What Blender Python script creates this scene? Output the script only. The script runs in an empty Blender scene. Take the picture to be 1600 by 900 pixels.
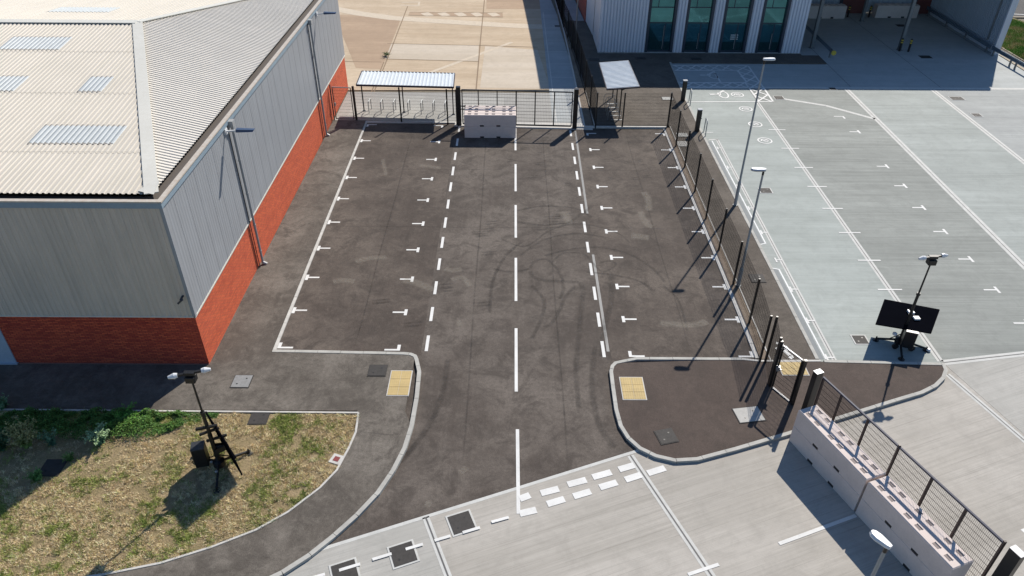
import bpy, math, random
import numpy as np
from mathutils import Vector, Matrix
rnd = random.Random(7)
scn = bpy.context.scene
COL = scn.collection

# ------------------------------------------------------------------ camera
F, PITCH, YAW, ROLL, H = 1158.576, .620563751, .00116790644, .0064336913, 19.5
_cp, _sp, _cy, _sy = math.cos(PITCH), math.sin(PITCH), math.cos(YAW), math.sin(YAW)
_fw = np.array([_sy*_cp, _cy*_cp, -_sp]); _r0 = np.array([_cy, -_sy, 0.]); _u0 = np.cross(_r0, _fw)
_r = _r0*math.cos(ROLL)+_u0*math.sin(ROLL); _u = -_r0*math.sin(ROLL)+_u0*math.cos(ROLL)
cam = bpy.data.cameras.new('camera'); camo = bpy.data.objects.new('camera', cam); COL.objects.link(camo)
cam.sensor_width = 36; cam.lens = F/1600*36; cam.clip_end = 2000; cam.clip_start = .1
M = Matrix(((_r[0], _u[0], -_fw[0], 0), (_r[1], _u[1], -_fw[1], 0), (_r[2], _u[2], -_fw[2], H), (0, 0, 0, 1)))
camo.matrix_world = M
scn.camera = camo

# ------------------------------------------------------------------ light
SUN_AZ, SUN_EL = math.atan2(.585, .985), math.radians(41.2)      # azimuth from +Y towards +X
w = bpy.data.worlds.new("World"); scn.world = w; w.use_nodes = True
nt = w.node_tree; bg = nt.nodes['Background']
sky = nt.nodes.new('ShaderNodeTexSky'); sky.sky_type = 'NISHITA'; sky.sun_disc = False
sky.sun_elevation = SUN_EL; sky.sun_rotation = SUN_AZ; sky.ozone_density = 2.2; sky.air_density = 1.0; sky.dust_density = .3
tint = nt.nodes.new('ShaderNodeMix'); tint.data_type = 'RGBA'; tint.blend_type = 'MULTIPLY'; tint.inputs[0].default_value = 1; tint.inputs[7].default_value = (.84, 1.0, 1.14, 1)
nt.links.new(sky.outputs[0], tint.inputs[6]); nt.links.new(tint.outputs[2], bg.inputs[0]); bg.inputs[1].default_value = .078
sl = bpy.data.lights.new('sun', 'SUN'); so = bpy.data.objects.new('sun', sl); COL.objects.link(so)
sl.energy = 4.7; sl.angle = math.radians(.53); sl.color = (1, .935, .84)
sd = Vector((math.sin(SUN_AZ)*math.cos(SUN_EL), math.cos(SUN_AZ)*math.cos(SUN_EL), math.sin(SUN_EL)))
so.rotation_euler = sd.to_track_quat('Z', 'Y').to_euler(); so.location = (20, 30, 40)
scn.view_settings.view_transform = 'Standard'; scn.view_settings.look = 'None'
scn.view_settings.exposure = 0.27; scn.view_settings.gamma = 1

# ------------------------------------------------------------------ helpers
def G(x, y, z=0.):
    """point of height z seen at photo pixel (x, y)"""
    d = _r*(x-800)/F+_u*(450-y)/F+_fw
    t = (z-H)/d[2]
    return (float(d[0]*t), float(d[1]*t), float(z))
def GP(pts, z=0.): return [G(x, y, z) for x, y in pts]

class MB:
    def __init__(s): s.v = []; s.f = []; s.m = []; s.mi = 0
    def quadbox(s, b, t):      # b, t: lists of n bottom / top points
        n = len(b); o = len(s.v); s.v += [tuple(p) for p in b]+[tuple(p) for p in t]
        s.f.append(tuple(o+i for i in reversed(range(n)))); s.f.append(tuple(o+n+i for i in range(n)))
        for i in range(n):
            j = (i+1) % n; s.f.append((o+i, o+j, o+n+j, o+n+i))
        s.m += [s.mi]*(n+2); return s
    def box(s, x0, x1, y0, y1, z0, z1):
        b = [(x0, y0), (x1, y0), (x1, y1), (x0, y1)]
        s.quadbox([(x, y, z0) for x, y in b], [(x, y, z1) for x, y in b]); return s
    def prism(s, poly, z0, z1):
        a = sum(poly[i][0]*poly[(i+1) % len(poly)][1]-poly[(i+1) % len(poly)][0]*poly[i][1] for i in range(len(poly)))
        if a < 0: poly = poly[::-1]
        s.quadbox([(p[0], p[1], z0) for p in poly], [(p[0], p[1], z1) for p in poly]); return s
    def sheet(s, poly, z):
        a = sum(poly[i][0]*poly[(i+1) % len(poly)][1]-poly[(i+1) % len(poly)][0]*poly[i][1] for i in range(len(poly)))
        if a < 0: poly = poly[::-1]
        o = len(s.v); s.v += [(p[0], p[1], z) for p in poly]; s.f.append(tuple(range(o, o+len(poly)))); s.m.append(s.mi); return s
    def quad(s, a, b, c, d):
        o = len(s.v); s.v += [tuple(a), tuple(b), tuple(c), tuple(d)]; s.f.append((o, o+1, o+2, o+3)); s.m.append(s.mi); return s
    def bar(s, p, q, wd, ht=None, up=(0, 0, 1)):
        ht = ht or wd; p = Vector(p); q = Vector(q); d = (q-p).normalized(); up = Vector(up)
        if abs(d.dot(up)) > .98: up = Vector((0, 1, 0))
        a = d.cross(up).normalized()*wd/2; b = a.cross(d).normalized()*ht/2
        s.quadbox([p-a-b, p+a-b, p+a+b, p-a+b], [q-a-b, q+a-b, q+a+b, q-a+b]); return s
    def tube(s, p, q, r, n=10, r2=None):
        r2 = r if r2 is None else r2; p = Vector(p); q = Vector(q); d = (q-p).normalized()
        a = d.orthogonal().normalized(); b = d.cross(a)
        c = [(math.cos(2*math.pi*i/n), math.sin(2*math.pi*i/n)) for i in range(n)]
        s.quadbox([p+(a*x+b*y)*r for x, y in c], [q+(a*x+b*y)*r2 for x, y in c]); return s
    def pipe(s, pts, r, n=8):
        for a, b in zip(pts[:-1], pts[1:]): s.tube(a, b, r, n)
        return s
    def ribbon(s, pts, wd, z, z1=None, side=0):
        """flat strip along pts (xy); z1 given -> solid from z to z1. side shifts centre line by side*wd/2 to the left"""
        P = [Vector((p[0], p[1])) for p in pts]; n = len(P); L = []; R = []
        for i in range(n):
            t1 = (P[i]-P[i-1]).normalized() if i else None; t2 = (P[i+1]-P[i]).normalized() if i < n-1 else None
            if t1 is None: t1 = t2
            if t2 is None: t2 = t1
            n1 = Vector((-t1.y, t1.x)); n2 = Vector((-t2.y, t2.x)); m = (n1+n2).normalized(); k = 1/max(.4, m.dot(n1))
            L.append(P[i]+m*k*wd*(.5+side/2)); R.append(P[i]-m*k*wd*(.5-side/2))
        for i in range(n-1):
            q = [R[i], R[i+1], L[i+1], L[i]]
            if z1 is None: s.quad(*[(a.x, a.y, z) for a in q])
            else: s.quadbox([(a.x, a.y, z) for a in q], [(a.x, a.y, z1) for a in q])
        return s
    def lathe(s, c, prof, n=14, ax='z'):
        o = len(s.v); c = Vector(c)
        for r, h in prof:
            for i in range(n):
                a = 2*math.pi*i/n; x, y = r*math.cos(a), r*math.sin(a)
                s.v.append(tuple(c+(Vector((x, y, h)) if ax == 'z' else Vector((h, x, y)) if ax == 'x' else Vector((y, h, x)))))
        for k in range(len(prof)-1):
            for i in range(n):
                j = (i+1) % n; s.f.append((o+k*n+i, o+k*n+j, o+k*n+n+j, o+k*n+n+i)); s.m.append(s.mi)
        s.f.append(tuple(o+i for i in reversed(range(n)))); s.m.append(s.mi)
        e = o+(len(prof)-1)*n; s.f.append(tuple(e+i for i in range(n))); s.m.append(s.mi); return s
    def mesh_panel(s, p, q, z0, z1, vs=.05, hs=.2, r=.0042, twin=True, hr=1.):
        p = Vector((p[0], p[1], 0)); q = Vector((q[0], q[1], 0)); L = (q-p).length; n = max(1, int(L/vs))
        for i in range(n+1):
            a = p.lerp(q, i/n); s.bar((a.x, a.y, z0), (a.x, a.y, z1), r, r)
        k = int((z1-z0)/hs)
        for i in range(k+1):
            z = z0+(z1-z0)*i/k; s.bar((p.x, p.y, z), (q.x, q.y, z), r*2*hr, r*1.5*hr)
        return s
    def build(s, name, mat, parent=None, origin=None, smooth=False, bevel=0):
        off = Vector(origin) if origin else Vector((0, 0, 0)); p = parent
        while p is not None: off = off+p.location; p = p.parent
        me = bpy.data.meshes.new(name)
        me.from_pydata([(v[0]-off.x, v[1]-off.y, v[2]-off.z) for v in s.v], [], s.f)
        for m in (mat if isinstance(mat, (list, tuple)) else [mat]): me.materials.append(m)
        me.polygons.foreach_set('material_index', s.m)
        if smooth: me.polygons.foreach_set('use_smooth', [True]*len(s.f))
        me.update(); o = bpy.data.objects.new(name, me); COL.objects.link(o)
        if parent is not None: o.parent = parent
        if origin: o.location = origin
        if bevel:
            b = o.modifiers.new('bevel', 'BEVEL'); b.width = bevel; b.segments = 2; b.limit_method = 'ANGLE'
        return o

def tag(o, label=None, cat=None, group=None, kind=None):
    if label: o['label'] = label
    if cat: o['category'] = cat
    if group: o['group'] = group
    if kind: o['kind'] = kind
    return o
def thing(name, label, cat, loc=(0, 0, 0), group=None):
    o = bpy.data.objects.new(name, None); o.empty_display_size = .3; COL.objects.link(o); o.location = loc
    return tag(o, label, cat, group)
def struct(name, mb, mat, **k): return tag(mb.build(name, mat, **k), kind='structure')
KIDS = {}
def copy_tree(o, parent=None):
    c = o.copy(); COL.objects.link(c); c.parent = parent
    for ch in [x for x in bpy.data.objects if x.parent == o]: copy_tree(ch, c)
    return c
def place(o, loc, rz=0, label=None):
    o.location = loc; o.rotation_euler = (0, 0, rz)
    if label: o['label'] = label
    return o

# ------------------------------------------------------------------ materials
def srgb(r, g, b):
    f = lambda c: ((c/255)/12.92 if c/255 <= .04045 else ((c/255+.055)/1.055)**2.4)
    return (f(r), f(g), f(b), 1)
def newmat(name, rough=.8, metal=0., spec=.5):
    m = bpy.data.materials.new(name); m.use_nodes = True; b = m.node_tree.nodes['Principled BSDF']
    b.inputs['Roughness'].default_value = rough; b.inputs['Metallic'].default_value = metal; b.inputs['Specular IOR Level'].default_value = spec
    return m, m.node_tree, b
def N(nt, t, **k):
    n = nt.nodes.new(t)
    for a, v in k.items(): setattr(n, a, v)
    return n
def coords(nt, scale=(1, 1, 1), rot=0, loc=(0, 0, 0)):
    tc = N(nt, 'ShaderNodeTexCoord'); mp = N(nt, 'ShaderNodeMapping')
    mp.inputs['Scale'].default_value = scale; mp.inputs['Rotation'].default_value = (0, 0, rot); mp.inputs['Location'].default_value = loc
    if rot:      # rotate first, then stretch
        m0 = N(nt, 'ShaderNodeMapping'); m0.inputs['Rotation'].default_value = (0, 0, rot); mp.inputs['Rotation'].default_value = (0, 0, 0)
        nt.links.new(tc.outputs['Object'], m0.inputs[0]); nt.links.new(m0.outputs[0], mp.inputs[0])
    else: nt.links.new(tc.outputs['Object'], mp.inputs[0])
    return mp.outputs[0]
def noise(nt, vec, scale, detail=5, rough=.6, lo=.35, hi=.65, dist=0):
    n = N(nt, 'ShaderNodeTexNoise'); n.inputs['Scale'].default_value = scale; n.inputs['Detail'].default_value = detail
    n.inputs['Roughness'].default_value = rough; n.inputs['Distortion'].default_value = dist
    nt.links.new(vec, n.inputs['Vector'])
    r = N(nt, 'ShaderNodeMapRange'); r.inputs[1].default_value = lo; r.inputs[2].default_value = hi
    nt.links.new(n.outputs[0], r.inputs[0]); return r.outputs[0]
def mix(nt, fac, a, b, mode='MIX'):
    m = N(nt, 'ShaderNodeMix', data_type='RGBA', blend_type=mode)
    for i, v in ((0, fac), (6, a), (7, b)):
        if isinstance(v, (int, float)): m.inputs[i].default_value = v
        elif isinstance(v, tuple): m.inputs[i].default_value = v
        else: nt.links.new(v, m.inputs[i])
    return m.outputs[2]
def math_(nt, op, a, b=None):
    m = N(nt, 'ShaderNodeMath', operation=op)
    for i, v in ((0, a), (1, b)):
        if v is None: continue
        if isinstance(v, (int, float)): m.inputs[i].default_value = v
        else: nt.links.new(v, m.inputs[i])
    return m.outputs[0]
def bump(nt, b, h, dist=.01, strength=.5):
    n = N(nt, 'ShaderNodeBump'); n.inputs['Distance'].default_value = dist; n.inputs['Strength'].default_value = strength
    nt.links.new(h, n.inputs['Height']); nt.links.new(n.outputs[0], b.inputs['Normal'])
def c4(v, k=1.): return (v[0]*k, v[1]*k, v[2]*k, 1)

def asphalt(name, base, pale, stain=.5, seed=0, rot=0.):
    m, nt, b = newmat(name, .9, 0, .3)
    v = coords(nt, loc=(seed*3.1, seed*7.7, 0)); vs = coords(nt, (1.6, .12, 1), rot, (seed, seed, 0))
    big = noise(nt, v, .20, 7, .68, .42, .60); med = noise(nt, v, .9, 8, .75, .47, .61, .6); med2 = noise(nt, v, 2.4, 8, .8, .50, .72, .4); streak = noise(nt, vs, 1.0, 8, .72, .46, .68)
    clump = noise(nt, v, 7, 8, .9, .42, .60); grain = noise(nt, v, 42, 3, .85, .25, .75); speck = noise(nt, v, 21, 2, .6, .73, .80)
    c = mix(nt, big, c4(base), c4(pale)); c = mix(nt, math_(nt, 'MULTIPLY', streak, .35), c, c4(pale, 1.15))
    c = mix(nt, math_(nt, 'MULTIPLY', med, stain), c, c4(base, .62)); c = mix(nt, math_(nt, 'MULTIPLY', med2, .5), c, c4(pale, 1.3))
    c = mix(nt, math_(nt, 'MULTIPLY', clump, .5), c, c4(base, .5))
    c = mix(nt, grain, mix(nt, .45, c, (0, 0, 0, 1)), mix(nt, .11, c, (.60, .53, .46, 1)))
    c = mix(nt, math_(nt, 'MULTIPLY', speck, .4), c, c4(pale, 2.4))
    nt.links.new(c, b.inputs['Base Color']); bump(nt, b, grain, .006, .6); return m

def concrete(name, a, c2, rot=0., seed=0., streak=.8, freq=5., pits=.2):
    """brushed concrete; streaks run along local X turned by rot"""
    m, nt, b = newmat(name, .85, 0, .35)
    vs = coords(nt, (.11, freq, 1), rot, (seed, seed*2, 0)); vs2 = coords(nt, (.3, 11, 1), rot, (seed+3, seed, 0)); v = coords(nt, loc=(seed, -seed, 0))
    vb = coords(nt, (.05, .45, 1), rot, (seed, seed*3, 0))
    vt = coords(nt, (.16, freq*5, 1), rot, (seed*5, seed, 0))
    s1 = noise(nt, vs, 1.0, 8, .78, .42, .60); s2 = noise(nt, vs2, 1.0, 8, .8, .46, .66); big = noise(nt, v, .16, 6, .65, .38, .62)
    s3 = noise(nt, vt, 1.0, 3, .6, .56, .66); s4 = noise(nt, vt, .7, 3, .6, .30, .40)
    bb = noise(nt, vb, 1.0, 6, .7, .40, .60); g = noise(nt, v, 40, 3, .8, .3, .7); mot = noise(nt, v, 1.1, 8, .8, .46, .62, .5)
    c = mix(nt, bb, c4(a), c4(c2)); c = mix(nt, math_(nt, 'MULTIPLY', s1, streak*.42), c, c4(a, 1.2))
    c = mix(nt, math_(nt, 'MULTIPLY', s2, streak*.30), c, c4(c2, .72)); c = mix(nt, math_(nt, 'MULTIPLY', big, .4), c, c4(c2, .92))
    c = mix(nt, math_(nt, 'MULTIPLY', s3, streak*.34), c, c4(c2, .52)); c = mix(nt, math_(nt, 'MULTIPLY', s4, streak*.04), c, c4(a, 1.35))
    c = mix(nt, math_(nt, 'MULTIPLY', mot, .28), c, c4(c2, .72))
    sp = noise(nt, v, 1.9, 4, .75, .66, .80); c = mix(nt, math_(nt, 'MULTIPLY', sp, pits), c, c4(c2, .6))
    c = mix(nt, math_(nt, 'MULTIPLY', g, .14), c, c4(c2, .5))
    nt.links.new(c, b.inputs['Base Color']); bump(nt, b, s2, .004, .4); return m

def flat(name, col, rough=.6, metal=0., spec=.5, var=.15, nscale=3.):
    m, nt, b = newmat(name, rough, metal, spec)
    v = coords(nt); n = noise(nt, v, nscale, 6, .7, .3, .7); c = mix(nt, n, c4(col), c4(col, 1-var))
    n2 = noise(nt, v, nscale*14, 3, .7, .3, .7); c = mix(nt, math_(nt, 'MULTIPLY', n2, .12 if max(col) > .02 else .004), c, (.25, .22, .19, 1))
    nt.links.new(c, b.inputs['Base Color'])
    return m

def paint(name, col, worn=.25):
    m, nt, b = newmat(name, .7, 0, .3); v = coords(nt)
    n = noise(nt, v, 9, 6, .8, .56, .74); n2 = noise(nt, v, 1.2, 4, .6, .35, .65)
    c = mix(nt, n2, c4(col), c4(col, .86)); c = mix(nt, math_(nt, 'MULTIPLY', n, worn), c, (.22, .2, .18, 1))
    nt.links.new(c, b.inputs['Base Color']); return m

def brick(name, c1, c2, mortar):
    m, nt, b = newmat(name, .85, 0, .3)
    tc = N(nt, 'ShaderNodeTexCoord'); sep = N(nt, 'ShaderNodeSeparateXYZ'); nt.links.new(tc.outputs['Object'], sep.inputs[0])
    com = N(nt, 'ShaderNodeCombineXYZ'); nt.links.new(math_(nt, 'ADD', sep.outputs[0], sep.outputs[1]), com.inputs[0]); nt.links.new(sep.outputs[2], com.inputs[1])
    br = N(nt, 'ShaderNodeTexBrick'); nt.links.new(com.outputs[0], br.inputs['Vector'])
    br.inputs['Scale'].default_value = 1; br.inputs['Brick Width'].default_value = .225; br.inputs['Row Height'].default_value = .075
    br.inputs['Mortar Size'].default_value = .011; br.inputs['Mortar Smooth'].default_value = .3
    br.inputs['Color1'].default_value = c4(c1); br.inputs['Color2'].default_value = c4(c2); br.inputs['Mortar'].default_value = c4(mortar)
    mp = N(nt, 'ShaderNodeMapping'); mp.inputs['Scale'].default_value = (.45, 2.0, 1); nt.links.new(com.outputs[0], mp.inputs[0]); mo = mp.outputs[0]
    n = noise(nt, mo, 1.2, 6, .75, .45, .65); n2 = noise(nt, mo, 5, 5, .8, .35, .65)
    c = mix(nt, math_(nt, 'MULTIPLY', n, .35), br.outputs['Color'], c4(c2, .5)); c = mix(nt, math_(nt, 'MULTIPLY', n2, .25), c, c4(c1, 1.4))
    nt.links.new(c, b.inputs['Base Color']); bump(nt, b, br.outputs['Fac'], -.01, .5); return m

def sheetmetal(name, col, rough=.45, metal=.0, dirt=(.25, .22, .18), amt=.25, axis='z'):
    m, nt, b = newmat(name, rough, metal, .4)
    sc = {'z': (5, 5, .25), 'y': (5, .25, .25), 'x': (.25, 5, .25)}[axis]
    v = coords(nt, sc); n = noise(nt, v, 1, 6, .7, .4, .75); v2 = coords(nt); n2 = noise(nt, v2, .5, 5, .6, .35, .7); n3 = noise(nt, v2, 4, 5, .75, .6, .8)
    c = mix(nt, n2, c4(col), c4(col, .93)); c = mix(nt, math_(nt, 'MULTIPLY', n, amt), c, c4(dirt)); c = mix(nt, math_(nt, 'MULTIPLY', n3, amt*.5), c, c4(dirt))
    nt.links.new(c, b.inputs['Base Color']); return m

A_ROAD = asphalt('road_asphalt', (.074, .057, .047), (.178, .150, .128), .8, 1)
A_FOOT = asphalt('footway_asphalt', (.100, .085, .070), (.225, .200, .170), .8, 5)
A_ISLE = asphalt('island_asphalt', (.066, .043, .035), (.098, .069, .057), .6, 9)
A_PATH = asphalt('path_asphalt', (.100, .081, .064), (.165, .140, .115), .6, 12, math.pi/2)
C_P1 = concrete('concrete_pale', (.405, .437, .412), (.315, .342, .32), 0, 1)
C_P2 = concrete('concrete_mid', (.335, .35, .325), (.228, .24, .222), 0, 2.3, 1.)
C_P3 = concrete('concrete_light', (.40, .428, .405), (.30, .322, .302), 0, 3.7, .9)
C_P4 = concrete('concrete_grey', (.41, .425, .41), (.31, .32, .312), 0, 5.1, .9)
C_YARD = concrete('yard_concrete', (.47, .44, .395), (.365, .34, .30), -.365, 7, 1., 4.5, .25)
C_YARD2 = concrete('yard_concrete_grey', (.46, .445, .41), (.36, .35, .32), -.365, 9, .9, 4.5, .2)
C_SHADE = concrete('apron_concrete', (.47, .49, .48), (.38, .40, .39), 0, 11, .6)
C_CYC = concrete('shelter_concrete', (.42, .41, .38), (.32, .31, .29), 0, 13, .5)
C_STRIP = concrete('strip_concrete', (.44, .46, .46), (.35, .37, .37), 0, 15, .6)
JOINT_L = flat('joint_band', (.60, .60, .57), .8, var=.2)
JOINT_D = flat('joint_sealant', (.10, .10, .10), .7)
KERB = flat('kerb_concrete', (.50, .49, .45), .85, var=.3, nscale=2.)
EDGE = flat('edging_concrete', (.62, .60, .56), .85, var=.25, nscale=2.)
PAINT = paint('white_paint', (.74, .735, .71), .45)
PAINT_O = paint('white_paint_worn', (.78, .79, .78), .5)
BUFF = paint('tactile_buff', (.56, .42, .19), .3)
WIRE = flat('black_wire', (.014, .013, .013), .85, 0, .08, .2)
POLE = flat('pole_grey', (.36, .38, .39), .5, .15)
BLACK = flat('black_steel', (.012, .012, .013), .38, 0, .5, .2)
BLACKM = flat('black_matt', (.008, .008, .009), .5)
RAIL = flat('rail_steel', (.34, .35, .37), .5, .5)
GALV = flat('galvanised_steel', (.42, .44, .45), .45, .6)
GREY = flat('grey_steel', (.17, .19, .20), .5, .2)
GREYD = flat('grey_metal', (.27, .29, .30), .5, .1)
WHITE = flat('white_plastic', (.78, .79, .80), .4)
IRON = flat('manhole_iron', (.055, .052, .05), .75, .2, .3, .35, 9)
IRONG = flat('galvanised_cover', (.30, .31, .31), .6, .2, .4, .3, 9)
COVERC = flat('concrete_cover', (.50, .49, .46), .85, 0, .3, .2, 5)
BLOCK = flat('pink_concrete', (.76, .655, .60), .85, 0, .3, .16, 1.2)
BLOCK_SHADE = flat('recess_shade', (.30, .255, .24), .9, 0, .2)  # darker block colour, paints the shade inside the recesses on top
GRAVEL = asphalt('gravel', (.22, .16, .115), (.32, .25, .18), .6, 21)
CLAD_E = sheetmetal('cladding_east', (.33, .345, .365), .5, 0, (.22, .22, .22), .4)
CLAD_S = sheetmetal('cladding_south', (.64, .56, .475), .5, 0, (.24, .23, .2), .35)
BR_E = brick('brick_sunlit', (.70, .14, .055), (.50, .085, .045), (.20, .09, .06))  # warehouse brick as the sunlit east wall shows it, sun put into the colour
BR_S = brick('brick_shaded', (.66, .12, .055), (.34, .04, .03), (.055, .02, .02))  # same brick for the front wall, its shade put into darker colours
ROOF_S = sheetmetal('roof_cream', (.64, .585, .50), .55, 0, (.45, .43, .34), .35, 'y')
ROOF_E = sheetmetal('roof_cream_east', (.74, .69, .61), .55, 0, (.45, .43, .36), .25, 'x')
FLASH = sheetmetal('flashing_cream', (.68, .66, .59), .5, 0, (.45, .42, .34), .25)
COPING = sheetmetal('coping_metal', (.55, .50, .43), .5, 0, (.35, .22, .13), .5)
GUTTER = flat('gutter_dark', (.10, .085, .075), .7)
FASCIA = flat('fascia_blue', (.27, .36, .43), .5)
CORRU = flat('canopy_sheet', (.74, .79, .82), .4)
OFFC = sheetmetal('office_cladding', (.66, .70, .77), .4, 0, (.32, .34, .36), .12)
NAVY = flat('navy_frame', (.012, .03, .06), .4)

def glassmat(name, col, rough, gloss):
    m, nt, b = newmat(name, rough, 0, .5)
    v = coords(nt); n = noise(nt, v, 1.2, 3, .5, .3, .7); b.inputs['Base Color'].default_value = c4(col)
    b.inputs['Metallic'].default_value = gloss; b.inputs['IOR'].default_value = 1.6
    nt.links.new(mix(nt, n, c4(col), c4(col, .8)), b.inputs['Base Color']); bump(nt, b, n, .01, .05); return m
GLASS = glassmat('teal_glass', (.07, .21, .235), .06, .85)
GLASSD = glassmat('dark_glass', (.03, .07, .09), .1, .6)
RLIGHT = flat('rooflight_sheet', (.68, .70, .68), .3, 0, .6, .15)

# ------------------------------------------------------------------ ground
soil = asphalt('ground_dirt', (.20, .17, .12), (.30, .25, .18), .5, 3)
struct('ground', MB().sheet([(-400, -300), (400, -300), (400, 600), (-400, 600)], -.06), soil)
struct('road', MB().prism([(-9.6, 22.5), (-9.6, 45.9), (9.95, 45.3), (9.95, 22), (12, 16.5), (6, 12.0), (-6, 9), (-12, 9), (-12, 16), (-3.9, 22.7)], -.05, 0), A_ROAD)
A_BAY = asphalt('bay_asphalt', (.064, .047, .038), (.152, .123, .101), .8, 17)
struct('parking_bays', MB().sheet([(-9.5, 22.6), (-3.62, 22.6), (-3.62, 45.7), (-9.5, 45.7)], .0032).sheet([(4.02, 22.4), (9.8, 22.4), (9.8, 45.1), (4.02, 45.1)], .0032), A_BAY)
def kerbstones(mb, pts, wd, z0, z1, L=.915, gap=.014):
    P = [Vector((p[0], p[1])) for p in pts]; D = [0]
    for i in range(1, len(P)): D.append(D[-1]+(P[i]-P[i-1]).length)
    def at(t):
        for i in range(1, len(P)):
            if D[i] >= t-1e-6: return P[i-1].lerp(P[i], (t-D[i-1])/max(1e-9, D[i]-D[i-1]))
        return P[-1]
    n = max(1, round(D[-1]/L))
    for k in range(n):
        a, b = D[-1]*k/n+gap/2, D[-1]*(k+1)/n-gap/2; dz = rnd.uniform(-.004, .004)
        ts = [a]+[d for d in D if a+.02 < d < b-.02]+[b]; mb.ribbon([at(t) for t in ts], wd, z0, z1+dz)
    return mb
# near yard: diagonal front edge
dgl, dgr = G(545, 845), G(985, 708)
ex = lambda t: (dgl[0]+(dgr[0]-dgl[0])*t, dgl[1]+(dgr[1]-dgl[1])*t)
P_a, P_b = G(665, 808), G(700, 900); P_c, P_d = G(985, 712), G(1112, 900); P_e, P_f = G(1480, 585), G(1600, 688)
def lerp(a, b, t): return (a[0]+(b[0]-a[0])*t, a[1]+(b[1]-a[1])*t)
yardL = MB().prism([ex(-1.2), ex((P_a[0]-dgl[0])/(dgr[0]-dgl[0])), lerp(P_a, P_b, 3), (-8, 4)], -.04, .004)
struct('concrete_yard', yardL, C_YARD2)
yM = MB().prism([ex((P_a[0]-dgl[0])/(dgr[0]-dgl[0])), ex((P_c[0]-dgl[0])/(dgr[0]-dgl[0])), lerp(P_c, P_d, 3), lerp(P_a, P_b, 3)], -.04, .004)
struct('concrete_yard', yM, C_YARD)
yR = MB().prism([ex((P_c[0]-dgl[0])/(dgr[0]-dgl[0])), ex(1.7), (13.0, 21.4), (17.2, 22.3), lerp(P_e, P_f, 3.2), (20, 3), lerp(P_c, P_d, 3)], -.04, .004)
struct('concrete_yard', yR, C_YARD)
yQ = MB().prism([(17.2, 22.35), (20.7, 22.93), (45, 27), (45, 3), lerp(P_e, P_f, 3.2)], -.04, .004)
struct('concrete_yard', yQ, C_YARD2)
# car park slabs
XJ = [12.25, 12.92, 17.14, 24.33, 30.6, 48]
def slab(x0, x1, y0, y1, m): struct('car_park', MB().box(x0, x1, y0, y1, -.05, .004), m)
slab(12.2, 12.92, 22.3, 43.5, C_P3); slab(12.92, XJ[2], 22.3, 43.5, C_P1); slab(12.2, XJ[2], 43.5, 52.55, C_P1)
struct('car_park', MB().prism([(XJ[2], 22.3), (20.7, 22.9), (XJ[3], 23.5), (XJ[3], 52.55), (XJ[2], 52.55)], -.05, .004), C_P2)
struct('car_park', MB().prism([(XJ[3], 23.5), (XJ[4], 24.55), (XJ[4], 52.55), (XJ[3], 52.55)], -.05, .004), C_P3)
struct('car_park', MB().prism([(XJ[4], 24.55), (40.3, 26.2), (40.3, 52.55), (XJ[4], 52.55)], -.05, .004), C_P4)
slab(12.38, 24.8, 52.55, 57.85, C_SHADE); slab(24.8, 31.4, 52.55, 72.5, C_SHADE); slab(31.4, 40.3, 52.55, 72.5, C_SHADE)
slab(23.4, 24.8, 57.85, 72.5, C_SHADE)
J = MB(); JD = MB()
def joint(p, q, wd=.3, dark=.035):
    J.ribbon([p, q], wd, .008)
    if dark: JD.ribbon([p, q], dark, .012)
joint((XJ[2], 22.4), (XJ[2], 49.8), .26); joint((XJ[3], 23.6), (XJ[3], 52.5), .38); joint((XJ[4], 24.6), (XJ[4], 52.5), .38)
joint((12.92, 22.4), (12.92, 43.5), .2, .03); joint((12.4, 43.5), (13.0, 43.5), .14, 0); joint((12.25, 52.62), (40.3, 52.7), .34, 0)
joint((20.7, 22.9), (17.2, 22.33), .3, .05); joint((20.7, 22.9), (45, 27), .3, .05)
joint(P_e, lerp(P_e, P_f, 3.2), .24, .04); joint(P_a, lerp(P_a, P_b, 2), .22, .05); joint(P_c, lerp(P_c, P_d, 2), .24, .05)
joint(ex(-.6), ex(1.06), .12, 0)
joint(G(1208, 152), G(1290, 165), .26, 0); joint(G(1290, 165), G(1367, 186), .28, 0)
struct('concrete_joints', J, JOINT_L)
JD.ribbon([(31.4, 52.9), (31.4, 72)], .04, .012).ribbon([(24.8, 52.9), (24.8, 62)], .04, .012).ribbon([(38.9, 60), (38.9, 72)], .05, .012)
struct('joint_sealant', JD, JOINT_D)

# yard beyond the gate
B1 = concrete('old_concrete', (.60, .485, .35), (.46, .35, .235), 0, 31, .6, 1.6, .7)
B2 = concrete('old_concrete_pale', (.60, .52, .42), (.52, .44, .34), 0, 33, .35, 2.0, .3)
B3 = concrete('old_concrete_brown', (.47, .34, .23), (.38, .27, .18), 0, 35, .5, 2.0, .5)
YARD = struct('old_yard', MB().prism([(-30, 51.2), (2.66, 52.0), (2.7, 110), (-60, 110), (-60, 51.2)], -.05, .0), B1)
st = MB()
for poly in ([(605, 68), (748, 71), (747, 96), (596, 92)],): st.sheet(GP(poly), .004)
st.sheet(GP([(758, 72), (840, 78), (860, 139), (750, 137)]), .004)
struct('yard_slabs', st, B2)
st = MB().sheet(GP([(522, 23), (628, 25), (596, 108), (556, 106)]), .006).sheet(GP([(760, -2), (850, -2), (848, 14), (760, 14)]), .006).sheet(GP([(640, 19), (785, 20), (786, 27), (638, 24)]), .006)
struct('yard_slabs', st, B3)
st = MB().ribbon(GP([(515, 12), (560, 21), (612, 28), (700, 34), (800, 40), (850, 42)]), 1.3, .008).ribbon(GP([(628, 4), (655, 3), (654, 9), (626, 8)]), .2, .008)
for i in range(5): st.ribbon(GP([(663+i*26, 20), (672+i*26, 25)]), .8, .008)
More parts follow.
